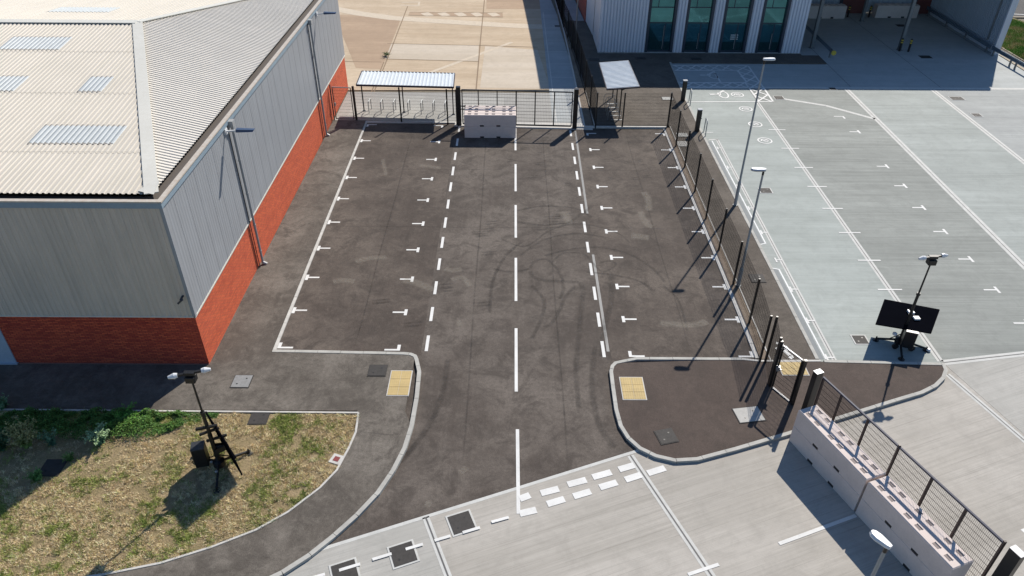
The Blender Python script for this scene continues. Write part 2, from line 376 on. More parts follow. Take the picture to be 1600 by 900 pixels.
st.ribbon(GP([(620, 133), (700, 103), (800, 66)]), .35, .008)
struct('yard_repair_strips', st, flat('repair_strip', (.66, .56, .43), .9, var=.2))
st = MB()
for pl in ([(637, 10), (612, 75), (584, 145)], [(757, 0), (751, 60), (744, 140)], [(530, 96), (596, 97)], [(605, 68), (748, 71)], [(596, 92), (748, 96)], [(600, 97), (580, 145)], [(748, 71), (840, 74)], [(638, 24), (786, 27)], [(640, 19), (786, 20)]):
    st.ribbon(GP(pl), .09, .012)
struct('yard_joints', st, flat('yard_joint', (.26, .18, .11), .9))
# cycle area and strip beside the fence
struct('shelter_apron', MB().box(-11.75, 2.66, 45.95, 51.25, -.05, .02), C_CYC)
struct('shelter_apron', MB().prism([(2.66, 45.7), (4.75, 45.7), (4.6, 56), (4.45, 66.9), (3.5, 80), (2.62, 80)], -.05, .012), C_STRIP)
st = MB()
for y in (48.6, 51.6, 54.5, 57.5, 60.5, 63.5, 67, 71): st.ribbon([(2.7, y), (4.6, y)], .06, .018)
st.ribbon([(2.9, 46), (2.85, 72)], .08, .018)
struct('strip_joints', st, JOINT_L)
struct('gate_threshold', MB().prism([(-3.75, 45.3), (5.2, 44.85), (5.2, 45.9), (-3.75, 46.0)], -.05, .03), EDGE)
struct('gate_threshold_kerb', MB().box(-11.7, -3.75, 45.75, 45.93, -.05, .07), EDGE)
struct('apron_patches', MB().box(-8.1, -6.2, 46.6, 50.5, 0, .024).box(-3.5, -.6, 46.4, 50.2, 0, .024).box(-11.0, -9.6, 46.5, 49.0, 0, .024), concrete('apron_patch', (.47, .46, .43), (.40, .39, .36), 0, 41, .3))

# footways (raised 0.1)
ZF = .10
inner = GP([(560, 645), (556, 675), (545, 700), (526, 735), (500, 762), (450, 800), (400, 828), (330, 855), (250, 880), (160, 898), (60, 912)], ZF)
outer = GP([(657, 560), (655, 580), (651, 620), (643, 665), (632, 700), (614, 735), (590, 770), (557, 805), (520, 838), (482, 868), (440, 895), (400, 914), (340, 938)], ZF)
cx = [(-9.62, 46), (-9.6, 22.86), (-4.15, 22.72), (-3.9, 22.66), (-3.78, 22.5)]
foot = cx[::-1][:0]
poly = [(-11.75, 46.0), (-9.6, 46.0), (-9.58, 22.88), (-4.2, 22.72)]+[p[:2] for p in outer]+[(-16, 8), (-40, 8)]
# split in pieces around the grass
struct('footway', MB().prism([(-40, 21.95), (-11.85, 21.95), (-11.75, 46.0), (-9.62, 46.0), (-9.6, 22.68), (-4.2, 22.54), (-3.82, 22.35), (-3.86, 19.4), (-40, 19.4)], -.05, ZF-.004), A_FOOT)
def band(a, b, z0, z1, mb):
    n = 24
    def rs(P):
        P = [Vector(p[:2]) for p in P]; L = [0]
        for i in range(1, len(P)): L.append(L[-1]+(P[i]-P[i-1]).length)
        out = []
        for k in range(n+1):
            t = L[-1]*k/n
            for i in range(1, len(P)):
                if L[i] >= t-1e-6:
                    u_ = (t-L[i-1])/max(1e-9, L[i]-L[i-1]); out.append(P[i-1].lerp(P[i], u_)); break
        return out
    A, B = rs(a), rs(b)
    for i in range(n):
        q = [A[i], B[i], B[i+1], A[i+1]]; mb.quadbox([(p.x, p.y, z0) for p in q], [(p.x, p.y, z1) for p in q])
    return mb
o2 = [(-3.86, 19.4)]+[p[:2] for p in outer if p[1] < 19.3]
i2 = [(-5.6, 19.4)]+[p[:2] for p in inner if p[1] < 19.3]
struct('footway', band(i2, o2, -.05, ZF, MB()), A_FOOT)
struct('footway_edging', MB().ribbon([(-40, 19.44), G(560, 645, ZF)[:2]], .07, -.05, ZF+.02).ribbon([p[:2] for p in inner], .07, -.05, ZF+.018), EDGE)
KL = [(-9.6, 46.0), (-9.57, 22.72), (-4.3, 22.60), (-4.0, 22.56), (-3.82, 22.45), (-3.74, 22.25)]+[p[:2] for p in outer[1:]]
struct('kerb', kerbstones(MB(), KL[:2], .20, -.05, .055), EDGE)
struct('kerb', kerbstones(MB(), KL[1:], .15, -.05, ZF+.012), KERB)
# island
isl_px = [(962, 567), (957, 572), (955, 580), (958, 605), (963, 640), (970, 665), (982, 684), (1000, 700), (1025, 712), (1055, 719), (1090, 717), (1150, 701), (1235, 676), (1262, 668), (1345, 642), (1400, 625), (1440, 613), (1462, 602), (1474, 590), (1478, 578), (1474, 569)]
isl = [p[:2] for p in GP(isl_px, ZF)]
north = [(12.42, 22.3), (9.9, 22.36), (9.2, 22.5)]
struct('island', MB().prism(isl+[(12.2, 22.25), (9.9, 22.25), (9.2, 22.36)], -.05, ZF-.004), A_ISLE)
struct('kerb', kerbstones(MB(), [(9.2, 22.38)]+[(5.0, 22.38)]+isl+[(12.42, 22.28)], .14, -.05, ZF+.012), KERB)
struct('kerb', MB().ribbon([(9.2, 22.38), (9.9, 22.27), (12.3, 22.30)], .10, -.05, ZF+.010), EDGE)
struct('footpath', MB().prism([(10.33, 22.35), (12.15, 22.35), (12.05, 43.4), (12.1, 50), (12.33, 57.8), (24.7, 57.8), (24.7, 59.7), (23.35, 59.7), (23.35, 60.3), (6.9, 59.9), (6.85, 64.5), (6.5, 69), (4.9, 69), (5.1, 60), (5.25, 50), (5.42, 45.45), (10.2, 45.45)], -.05, ZF-.006), A_PATH)
struct('footpath', MB().prism([(4.9, 69), (6.5, 69), (6.0, 78), (5.5, 90), (4.2, 90)], -.05, ZF-.004), C_STRIP)
struct('kerb', kerbstones(MB(), [(12.2, 22.4), (12.12, 43.4), (12.15, 50), (12.4, 57.8)], .14, -.05, ZF+.01), KERB)
struct('kerb', kerbstones(MB(), [(9.86, 22.5), (9.86, 45.0)], .18, -.05, .05), EDGE)
struct('kerb', MB().ribbon([(4.0, 45.2), (10.0, 45.2)], .16, -.05, ZF+.02).ribbon([(4.7, 45.3), (4.62, 56), (4.45, 67), (3.9, 85)], .10, -.05, .09), EDGE)
struct('edging_strip', MB().ribbon([(10.31, 22.35), (10.24, 45.3)], .05, -.05, ZF+.012).ribbon([(5.36, 45.4), (5.28, 50), (5.05, 58), (4.6, 67)], .05, -.05, ZF+.01), EDGE)
struct('gravel_strip', MB().ribbon([(10.12, 22.4), (10.08, 45.1)], .36, -.05, .09).ribbon([(5.0, 45.4), (4.95, 50), (4.83, 58), (4.45, 67), (4.2, 85)], .5, -.05, .06), GRAVEL)
# drain channels
struct('drain_channel', MB().ribbon([(4.06, 44.7), (3.98, 34.05)], .12, .004).ribbon([(3.94, 30.1), (3.93, 22.9)], .12, .004), flat('channel_metal', (.22, .22, .215), .6, .1))
struct('drain_channel', MB().ribbon([(12.42, 22.5), (12.40, 28.9)], .20, .010).ribbon([(12.40, 31.2), (12.36, 43.2)], .20, .010), flat('channel_grate', (.15, .175, .19), .7, 0))
struct('channel_edge', MB().ribbon([(12.60, 22.5), (12.58, 28.9), (12.3, 29.0)], .07, .012).ribbon([(12.3, 31.1), (12.58, 31.2), (12.55, 43.3)], .07, .012), PAINT_O)

# ------------------------------------------------------------------ painted markings
mk = MB(); ZM = .008
def dash(x, ys, wd=.13):
    for a, b in ys:
        p, q = G(x, a), G(x, b)
        mk.ribbon([(0, 0), (0, 0)] if 0 else [(xx, p[1]), (xx, q[1])], wd, ZM)
xx = -3.42
dash(700, [(197.5, 206), (216.5, 228), (238, 250), (260.5, 274), (285, 299), (312, 326), (340, 356), (370.5, 387.5), (404, 422), (439.8, 460), (480, 502), (524.5, 549)])
xx = .21
dash(805, [(198, 235), (256.5, 299), (320.5, 371.5), (403, 470.5), (513, 612)], .12)
mk.ribbon([G(808.5, 671)[:2], G(810, 803)[:2]], .12, ZM+.004)
xx = 3.74
dash(900, [(204, 213), (223.7, 234.5), (245, 256.5), (267.5, 280.5), (292.5, 306), (319, 333), (346.5, 363), (378, 394.5), (411, 430), (448, 468.5), (488.5, 510.5), (533, 558)])
def tee(x, y, dx, bar='T', stem=.50, b=.42, t=.10, z=ZM):
    """bar along Y at x, stem along X towards dx"""
    y0, y1 = (y-b/2, y+b/2) if bar == 'T' else ((y-t/2, y+b*.75) if bar == 'U' else (y-b*.75, y+t/2))
    mk.ribbon([(x, y0), (x, y1)], t*1.3, z); mk.ribbon([(x+dx*t*.65, y), (x+dx*(t*.65+stem), y)], t, z)
for k in range(10):
    y = 23.03+2.497*k; e = 'U' if k == 0 else ('D' if k == 9 else 'T')
    tee(-9.40, y, 1, e); tee(-4.55, y-.10, -1, e)
    y = 22.62+2.41*k; e = 'U' if k == 0 else ('D' if k == 9 else 'T')
    tee(4.80, y, 1, e); tee(9.70, y+.02, -1, e)
for px in ((1208, 203), (1230, 232), (1253, 262), (1275, 291.7), (1301, 326), (1327, 363.8), (1355, 407), (1387, 452.7)):
    p = G(*px); mk.ribbon([(XJ[2]-.55, p[1]), (XJ[2]+.55, p[1])], .09, .016)
    if p[1] < 42.6: mk.ribbon([(12.63, p[1]-.02), (12.95, p[1]-.02)], .08, .018); mk.ribbon([(12.66, p[1]-.22), (12.66, p[1]+.18)], .08, .016)
p = G(1100, 207); mk.ribbon([(12.3, p[1]), (12.9, p[1])], .08, .016)
for y in (25.0, 22.6): mk.ribbon([(12.63, y), (12.98, y)], .08, .018); mk.ribbon([(12.66, y-.2), (12.66, y+.2)], .08, .016)
for i, (px, py) in enumerate(((1317, 182), (1342, 206), (1386, 260-26), (1386, 260), (1414, 290.5), (1443, 324.5), (1477, 362), (1517, 405), (1558, 453))):
    if i == 2: continue
    p = G(px, py); tee(p[0], p[1], -1, 'D' if i == 0 else 'T', .55, .5, .09)
p = G(1595, 505); tee(p[0]+.3, p[1], -1, 'T', .55, .5, .09)
for px in ((1597, 830),): p = G(*px); mk.ribbon([p[:2], (p[0]+.7, p[1]+.25)], .12, ZM)
# give way rows, edge dashes along the yard front
for a, b in (((828, 774), (812, 780)), ((873, 764), (845, 771)), ((916, 750), (887, 757.5)), ((955, 738), (926, 746)), ((991, 727), (967, 734)),
             ((838, 797), (812, 803)), ((882, 780), (855, 788)), ((923, 768), (896, 776)), ((964, 754), (937, 762)), ((1002, 742), (977, 750)), ((1039, 731.5), (1012, 740))):
    mk.ribbon([G(a[0], a[1])[:2], G(*b)[:2]], .25, ZM+.008)
for a, b in (((795, 809), (768, 816.5)), ((750, 825), (723, 833)), ((704, 838), (679, 845.5)), ((661, 851), (634, 859)), ((612, 866), (582, 875)), ((563, 882), (530, 892)), ((508, 898), (480, 906))):
    mk.ribbon([G(*a)[:2], G(*b)[:2]], .10, .034)
mk.ribbon([G(1337, 806)[:2], G(1217, 850)[:2]], .12, ZM+.008); mk.ribbon([G(1123, 882)[:2], G(1075, 898)[:2]], .11, ZM+.008)
# pedestrian symbol
for pl, wd in (([(1213, 546), (1220, 541.5)], .16), ([(1218, 539), (1219, 536)], .30), ([(1219.5, 542), (1225, 546)], .16), ([(1226, 541), (1232, 548)], .17), ([(1225, 547.5), (1235, 556)], .17), ([(1235, 555), (1237, 558), (1234, 560)], .15)):
    mk.ribbon([q[:2] for q in GP(pl, ZF)], wd, ZF+.006)
struct('lane_markings', mk, PAINT)
# disabled bays: frames, lattices and symbols
mk = MB(); z = .016
fr = lambda pts, wd=.15: mk.ribbon([q[:2] for q in GP(pts)], wd, z)
fr([(1050, 102.5), (1130, 102.3), (1168, 103)]); fr([(1054, 110.5), (1114, 110.4)]); fr([(1062, 129.3), (1164, 129.3)])
fr([(1114, 110.4), (1126, 129)]); fr([(1152, 110), (1167, 129)]) ; fr([(1169, 103), (1208, 159)], .13); fr([(1164, 129.3), (1186, 159)], .13); fr([(1072, 159.5), (1209, 159)], .12)
fr([(1068, 137.5), (1178, 137.5)], .12)
fr([(1114, 110.4), (1152, 110.2)])
def lattice(a, b, c, d, n, wd=.13):
    """zigzags between line a-b and line c-d, pixel points"""
    a, b, c, d = G(*a), G(*b), G(*c), G(*d)
    for k in range(n):
        t0, t1 = k/n, (k+1)/n
        mk.ribbon([lerp(a, b, t0), lerp(c, d, t1)], wd, z+.002); mk.ribbon([lerp(c, d, t0), lerp(a, b, t1)], wd, z+.004)
lattice((1052, 102.5), (1140, 102.5), (1056, 110.5), (1146, 110.3), 5); lattice((1062, 129.5), (1164, 129.3), (1067, 137.5), (1168, 137.3), 5)
lattice((1146, 103), (1184, 159), (1168, 103), (1206, 159), 6)
def arc(c, r, a0, a1, wd, n=18, sx=1.):
    mk.ribbon([(c[0]+r*sx*math.cos(a0+(a1-a0)*i/n), c[1]+r*math.sin(a0+(a1-a0)*i/n)) for i in range(n+1)], wd, z)
def wheelchair(px, s=1.):
    c = G(*px); t = math.pi; sx = .53; sy = 1.05
    mk.ribbon([(c[0]+(.35+.62*math.cos(-t*.85+t*1.27*i/18))*sx, c[1]+.62*math.sin(-t*.85+t*1.27*i/18)*sy) for i in range(19)], .11, z)
    L = lambda pts, wd=.11: mk.ribbon([(c[0]+x*sx, c[1]+y*sy) for x, y in pts], wd, z+.002)
    L([(-1.5, .02), (-.75, .05)], .2); L([(-.75, .05), (-.1, -.1), (.05, .35)]); L([(-.45, .0), (-.1, .32)], .16); L([(.05, .35), (.75, .75)], .16); L([(-.2, -.1), (-.3, -.35)])
wheelchair((1110, 118)); wheelchair((1126, 148))
def plug(px, s=.42):
    c = G(*px); arc(c, s, 0, 2*math.pi, .09, 24); arc(c, s*.52, 0, 2*math.pi*.55, .09, 12); arc((c[0]+s*.1, c[1]), s*.34, math.pi, 2.4*math.pi, .08, 10)
    mk.ribbon([(c[0]-s*.35, c[1]-s*.1), (c[0]+s*.4, c[1]+s*.25)], .09, z+.003)
for px in ((1152, 148.3), (1165, 170.5), (1180, 194.5), (1195, 220)): plug(px)
struct('bay_markings', mk, PAINT)

# tyre marks and stains lying on the road
def skid(name, col, alpha, sc=(1, 1, 1)):
    m, nt, b = newmat(name, .7, 0, .3); b.inputs['Base Color'].default_value = c4(col)
    v = coords(nt, sc); n = noise(nt, v, 2.2 if col[0] < .1 else 7, 8, .8, .3 if col[0] < .1 else .36, .7 if col[0] < .1 else .62); at = N(nt, 'ShaderNodeAttribute', attribute_name='col'); nt.links.new(math_(nt, 'MULTIPLY', math_(nt, 'MULTIPLY', n, at.outputs['Fac']), alpha), b.inputs['Alpha']); return m
SK = skid('tyre_rubber', (.016, .014, .013), .42); SD = skid('dust', (.38, .34, .28), .36, (1, 2, 1))
class Soft:
    def __init__(s): s.v = []; s.f = []; s.a = []
    def ribbon(s, pts, wd, z):
        P = [Vector((p[0], p[1])) for p in pts]; n = len(P); o = len(s.v)
        for i in range(n):
            t = (P[min(n-1, i+1)]-P[max(0, i-1)]).normalized(); m = Vector((-t.y, t.x)); e = 0 if i in (0, n-1) else 1
            for k, a in ((-.5, 0), (-.2, 1), (.2, 1), (.5, 0)):
                q = P[i]+m*wd*k; s.v.append((q.x, q.y, z)); s.a.append(a*e)
        for i in range(n-1):
            for k in range(3): s.f.append((o+i*4+k, o+i*4+4+k, o+i*4+5+k, o+i*4+1+k)[::-1])
    def build(s, name, mat):
        me = bpy.data.meshes.new(name); me.from_pydata(s.v, [], s.f); at = me.color_attributes.new('col', 'FLOAT_COLOR', 'POINT')
        at.data.foreach_set('color', np.repeat(np.array(s.a, float), 4)); me.materials.append(mat); me.update()
        o = bpy.data.objects.new(name, me); COL.objects.link(o); return tag(o, kind='structure')
st = Soft()
def curve(pts, wd, zz=.006):
    P = [Vector(G(*p)[:2]) for p in pts]; out = []
    for i in range(len(P)-1):
        p0 = P[max(0, i-1)]; p1 = P[i]; p2 = P[i+1]; p3 = P[min(len(P)-1, i+2)]
        for k in range(8):
            t = k/8; out.append(.5*((2*p1)+(-p0+p2)*t+(2*p0-5*p1+4*p2-p3)*t*t+(-p0+3*p1-3*p2+p3)*t**3))
    out.append(P[-1]); st.ribbon(out, wd, zz)
curve([(828, 424), (836, 434), (855, 439), (880, 440), (905, 441)], .28); curve([(905, 441), (911, 452), (909, 475), (905, 520)], .30, .0065)
curve([(828, 420), (835, 409), (852, 405), (866, 415), (877, 432), (880, 440)], .20, .007)
curve([(850, 400), (880, 392), (905, 388), (940, 387), (985, 398), (1020, 420), (1040, 442)], .20, .0075)
curve([(863, 410), (880, 396), (912, 397), (925, 410), (940, 424), (955, 420), (962, 412), (950, 408), (935, 412)], .16, .008)
curve([(900, 445), (885, 462), (874, 485), (862, 505), (850, 512)], .22, .0085)
curve([(878, 440), (880, 452), (875, 468)], .2, .006)
curve([(780, 372), (820, 385), (860, 360), (905, 350), (960, 362), (985, 380)], .14, .009)
curve([(955, 430), (955, 470), (945, 510), (940, 560)], .35, .0055)
curve([(805, 330), (850, 322), (900, 326), (925, 340)], .22, .0052); curve([(812, 400), (850, 375), (900, 365), (950, 372)], .2, .0054); curve([(915, 425), (960, 430), (1000, 440), (1020, 455)], .2, .0056); curve([(830, 445), (850, 470), (845, 500), (830, 530)], .22, .0058); curve([(770, 420), (800, 425), (828, 420)], .2, .0060); curve([(838, 360), (880, 352), (915, 330), (925, 322)], .25, .0058); curve([(800, 345), (850, 352), (900, 345)], .18, .0062)
curve([(815, 378), (790, 400), (770, 440), (765, 490)], .2, .0056); curve([(1035, 445), (1060, 470), (1075, 520)], .15, .0066)
curve([(700, 560), (690, 620), (660, 680), (600, 750)], .3, .0045); curve([(930, 540), (925, 600), (935, 660), (960, 700)], .3, .0045); curve([(905, 520), (900, 580), (905, 640)], .28, .0042)
for px, py, s in ((820, 234, 1), (842, 242, 1), (856, 253, 1.2), (843, 257, 1), (800, 252, 1.1), (832, 278, 1.6), (888, 290, 1), (945, 253, 1.4), (983, 255, 1), (1000, 253, 1), (956, 280, .9), (992, 281, .9), (1010, 278, 1.1), (757, 362, 2), (755, 369, 1.6), (768, 350, 1.2), (765, 398, 1.5), (697, 449, 1.2), (700, 455, 1), (755, 478, 1.3), (595, 474, 1.4), (645, 510, 1.6), (655, 231, 1.2), (875, 350, 2.2), (865, 342, 2), (880, 338, 2)):
    c = G(px, py); a = rnd.uniform(-.2, .5)
    for dy in (0, .22): st.ribbon([(c[0]-.32*s, c[1]-.05*s+dy), (c[0]-.12*s, c[1]+dy), (c[0]+.12*s, c[1]+dy+.05), (c[0]+.32*s, c[1]+.12*s+dy)], .19, .0092)
st.build('tyre_marks', SK)
st = Soft()
for X in (-6.35, -1.62, 1.95, 7.25): st.ribbon([(X+.02*math.sin(i), 16.5+i*2.2 if X > -3.5 and X < 4 else 22.8+i*1.65) for i in range(14)], .09, .0038)
for Y_ in (32.6, 39.1): st.ribbon([(-9+i*1.1, Y_+.03*math.sin(i*2)) for i in range(17)], .07, .0036)
st.ribbon([(-5.5, 18.35), (-4.9, 18.3), (-4.3, 18.22), (-3.9, 18.2)], .06, ZF+.004)
st.build('asphalt_seams', skid('seam_tar', (.02, .018, .017), .38))
st = Soft()
for pl, wd in (([(555, 410), (575, 404), (605, 402)], .5), ([(520, 441), (535, 438), (555, 440)], .5), ([(630, 438), (650, 442), (678, 454)], .55), ([(695, 420), (708, 423), (722, 420)], .5), ([(1005, 300), (1012, 310), (1014, 330)], .5), ([(985, 368), (1015, 372)], .7), ([(705, 438), (722, 434), (735, 448)], .4), ([(655, 258), (690, 263)], .4), ([(598, 248), (603, 275)], .3), ([(1030, 505), (1080, 508), (1105, 502)], .5), ([(1000, 330), (1010, 350), (1020, 355)], .5), ([(715, 500), (720, 510)], .3), ([(720, 732), (728, 738)], .45), ([(664, 786), (674, 790)], .35), ([(880, 330), (890, 350)], .6)):
    curve(pl, wd, .0105)
st.build('dust_patches', SD)

# ------------------------------------------------------------------ manhole covers
def cover(px, sx, sy, rot, mat, label, z=.0, frame=None, name='manhole_cover', zc=None):
    c = G(px[0], px[1], z); o = thing(name, label, 'manhole cover', (c[0], c[1], z), 'manhole covers')
    zt = z+.026
    def rect(a, b):
        return [(c[0]+x*math.cos(rot)-y*math.sin(rot), c[1]+x*math.sin(rot)+y*math.cos(rot)) for x, y in ((-a, -b), (a, -b), (a, b), (-a, b))]
    fw = .03 if frame is None else .06
    MB().prism(rect(sx/2+fw, sy/2+fw), z-.02, z+.014).build('frame', frame or IRON, o)
    mb = MB().prism(rect(sx/2, sy/2), z-.01, zt-.004)
    k = mb; k.mi = 1
    for i in (-1, 1):
        x, y = i*sx*.22, i*sy*.22; q = (c[0]+x*math.cos(rot)-y*math.sin(rot), c[1]+x*math.sin(rot)+y*math.cos(rot))
        k.lathe((q[0], q[1], zt-.006), [(.035, 0), (.035, .006)], 8)
    k.build('plate', [mat, BLACKM], o)
    return o
dr = math.atan2(dgr[1]-dgl[1], dgr[0]-dgl[0])
cover((405, 653), .62, .62, 0, IRON, 'dark square manhole cover in dry grass just below the footway edging', .078)
cover((378, 596), .66, .66, 0, IRONG, 'pale grey inspection cover in the footway beside the warehouse shadow', ZF)
cover((590, 579), .66, .60, 0, IRON, 'dark cover in the left footway just below the end of the left parking bays', ZF)
cover((1170, 648), .95, .70, .15, COVERC, 'pale concrete inspection cover on the island crossed by the pedestrian gate shadow', ZF)
cover((1041, 682), .62, .62, .25, IRON, 'dark cover near the rounded kerb of the right island', ZF)
cover((721, 817), .70, .70, dr, IRON, 'dark cover just left of the solid centre line end, in pale concrete frame', .004, JOINT_L)
cover((630, 866), .70, .70, dr, IRON, 'middle of three dark covers along the yard front, crossed by a white dash', .004, JOINT_L)
cover((539, 895), .70, .70, dr, IRON, 'dark cover cut by the bottom edge of the photo', .004, JOINT_L)
cover((1344, 531), .52, .52, 0, IRON, 'dark cover in pale frame left of the solar camera tower on the car park', .004, JOINT_L)
cover((1196, 298), .60, .55, 0, IRON, 'dark cover in pale frame behind the shorter lamp column', .004, JOINT_L)
cover((82, 731), .66, .66, 0, IRON, 'dark cover in bare soil in the warehouse shadow', .078)
cover((1183, 435), .62, .62, 0, IRON, 'dark cover in the footpath beside the shorter lamp column', ZF)
cover((1066, 225), .62, .75, 0, COVERC, 'near one of two pale covers in the footpath inside the fence corner', ZF)
cover((1066, 211), .70, .55, 0, IRONG, 'far one of two pale covers in the footpath inside the fence corner', ZF)
cover((1043, 154), .75, .55, 0, IRONG, 'pale grey cover in footpath left of the far charging post', ZF)
cover((1217, 153), .60, .60, 0, IRON, 'dark cover in pale frame at the corner of the hatched bay marking', .004, JOINT_L)
cover((1301, 139), .45, .45, 0, IRON, 'small dark cover on the pale joint at the office shadow edge', .004, JOINT_L)
cover((1495, 154), .85, .60, 0, IRON, 'larger of the two dark covers beyond the second concrete joint', .004, JOINT_L)
cover((1526, 180), .52, .52, 0, IRON, 'smaller of the two dark covers beyond the second concrete joint', .004, JOINT_L)
cover((1446, 89), .85, .60, 0, IRON, 'dark cover on shaded concrete right of the yellow banded bollards', .004)
cover((1408, 40), .75, .60, 0, IRON, 'dark cover under the canopy behind the tall column', .004)
cover((1088, 92), .75, .45, 0, IRON, 'dark cover in shaded footpath below the second office window', ZF)
cover((1001, 91), .75, .45, 0, IRON, 'dark cover in shaded footpath below the left end of the office front', ZF)
cover((928, 93), .80, .5, 0, IRON, 'dark cover in shaded footpath near the office corner', ZF)
cover((873, 41), .75, .45, 0, IRON, 'dark cover in pale frame on shaded strip beside the far fence', .02, JOINT_L)

# tactile paving
def tactile(x0, x1, y0, y1, label):
    o = thing('tactile_paving', label, 'tactile paving', ((x0+x1)/2, (y0+y1)/2, ZF))
    MB().box(x0-.03, x1+.03, y0-.03, y1+.03, ZF-.03, ZF+.008).build('surround', EDGE, o)
    mb = MB(); nx = round((x1-x0)/.4); ny = round((y1-y0)/.4)
    for i in range(nx):
        for j in range(ny):
            a = x0+(x1-x0)*i/nx; b = y0+(y1-y0)*j/ny; dx = (x1-x0)/nx; dy = (y1-y0)/ny
            mb.box(a+.006, a+dx-.006, b+.006, b+dy-.006, ZF-.01, ZF+.016)
            for u in range(5):
                for v_ in range(5): mb.lathe((a+dx*(u+.5)/5, b+dy*(v_+.5)/5, ZF+.016), [(.022, 0), (.016, .006)], 5)
    mb.build('paving_slabs', BUFF, o)
tactile(-4.62, -3.84, 20.2, 21.55, 'yellow tactile paving at the kerb of the left footway')
tactile(4.20, 5.05, 20.05, 21.25, 'yellow tactile paving on the island at its left kerb')
tactile(10.55, 11.55, 21.45, 22.2, 'yellow tactile paving seen through the right pedestrian gate')

# utility marker
c = c_hyd = G(526, 718, .07)
o = thing('hydrant_cover', 'small white framed red hydrant cover at the grass edge by the curved footway', 'hydrant cover', c)
R_ = math.radians(-20)
def rr(s): return [(c[0]+x*math.cos(R_)-y*math.sin(R_), c[1]+x*math.sin(R_)+y*math.cos(R_)) for x, y in ((-s, -s), (s, -s), (s, s), (-s, s))]
MB().prism(rr(.2), 0, .10).build('surround', EDGE, o); MB().prism(rr(.1), .05, .106).build('lid', flat('red_lid', (.22, .03, .03), .7), o)

# ------------------------------------------------------------------ WAREHOUSE
WX, WY0, WY1, ZB, ZE = -11.85, 21.9, 51.8, 2.5, 7.34
wh = thing('warehouse', 'grey clad warehouse with red brick base and cream corrugated hipped roof', 'warehouse', (-30, 37, 0))
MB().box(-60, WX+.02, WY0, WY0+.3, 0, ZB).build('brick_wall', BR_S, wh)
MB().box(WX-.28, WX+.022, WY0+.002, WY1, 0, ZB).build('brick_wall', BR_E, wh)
MB().box(-60, WX-.3, WY1-.3, WY1, 0, ZE).build('rear_wall', CLAD_E, wh)
def ribwall(along, a0, a1, fixed, out, z0, z1, pitch=.2, d=.022, deep=False):
    """vertical ribbed cladding; along 'x' or 'y'; out = +-1 direction of the outside"""
    mb = MB(); prof = []; n = int(round((a1-a0)/pitch))
    for i in range(n):
        a = a0+i*pitch
        prof += [(a, 0), (a+pitch*.30, 0), (a+pitch*.38, d), (a+pitch*.92, d)] if deep else [(a, 0), (a+pitch*.42, 0), (a+pitch*.55, d), (a+pitch*.87, d)]
    prof.append((a1, 0))
    for (a, da), (b, db) in zip(prof[:-1], prof[1:]):
        P = [(a, fixed+out*da), (b, fixed+out*db)]
        if along == 'y': P = [(q[1], q[0]) for q in P]
        q = [(P[0][0], P[0][1], z0), (P[1][0], P[1][1], z0), (P[1][0], P[1][1], z1), (P[0][0], P[0][1], z1)]
        mb.quad(*q)
    return mb
ribwall('x', -60, WX+.04, WY0-.04, -1, ZB, ZE, d=.032).build('cladding', CLAD_S, wh)
ribwall('y', WY0-.04, WY1, WX+.06, 1, ZB, ZE, d=.004).build('cladding', CLAD_E, wh)
lp = MB()
for i in range(29): lp.box(WX+.060, WX+.068, WY0+.9+i*1.0, WY0+.915+i*1.0, ZB, ZE-.22)
lp.build('cladding_laps', flat('lap_line', (.29, .30, .315), .6), wh)  # thin darker lines along the sheet laps
MB().box(WX-.02, WX+.10, WY0-.08, WY0+.04, ZB, ZE).build('corner_flashing', CLAD_E, wh)
MB().box(-60, WX+.07, WY0-.075, WY0-.03, ZB-.05, ZB).box(WX+.022, WX+.085, WY0-.075, WY1, ZB-.06, ZB-.003).build('drip_flashing', FLASH, wh)
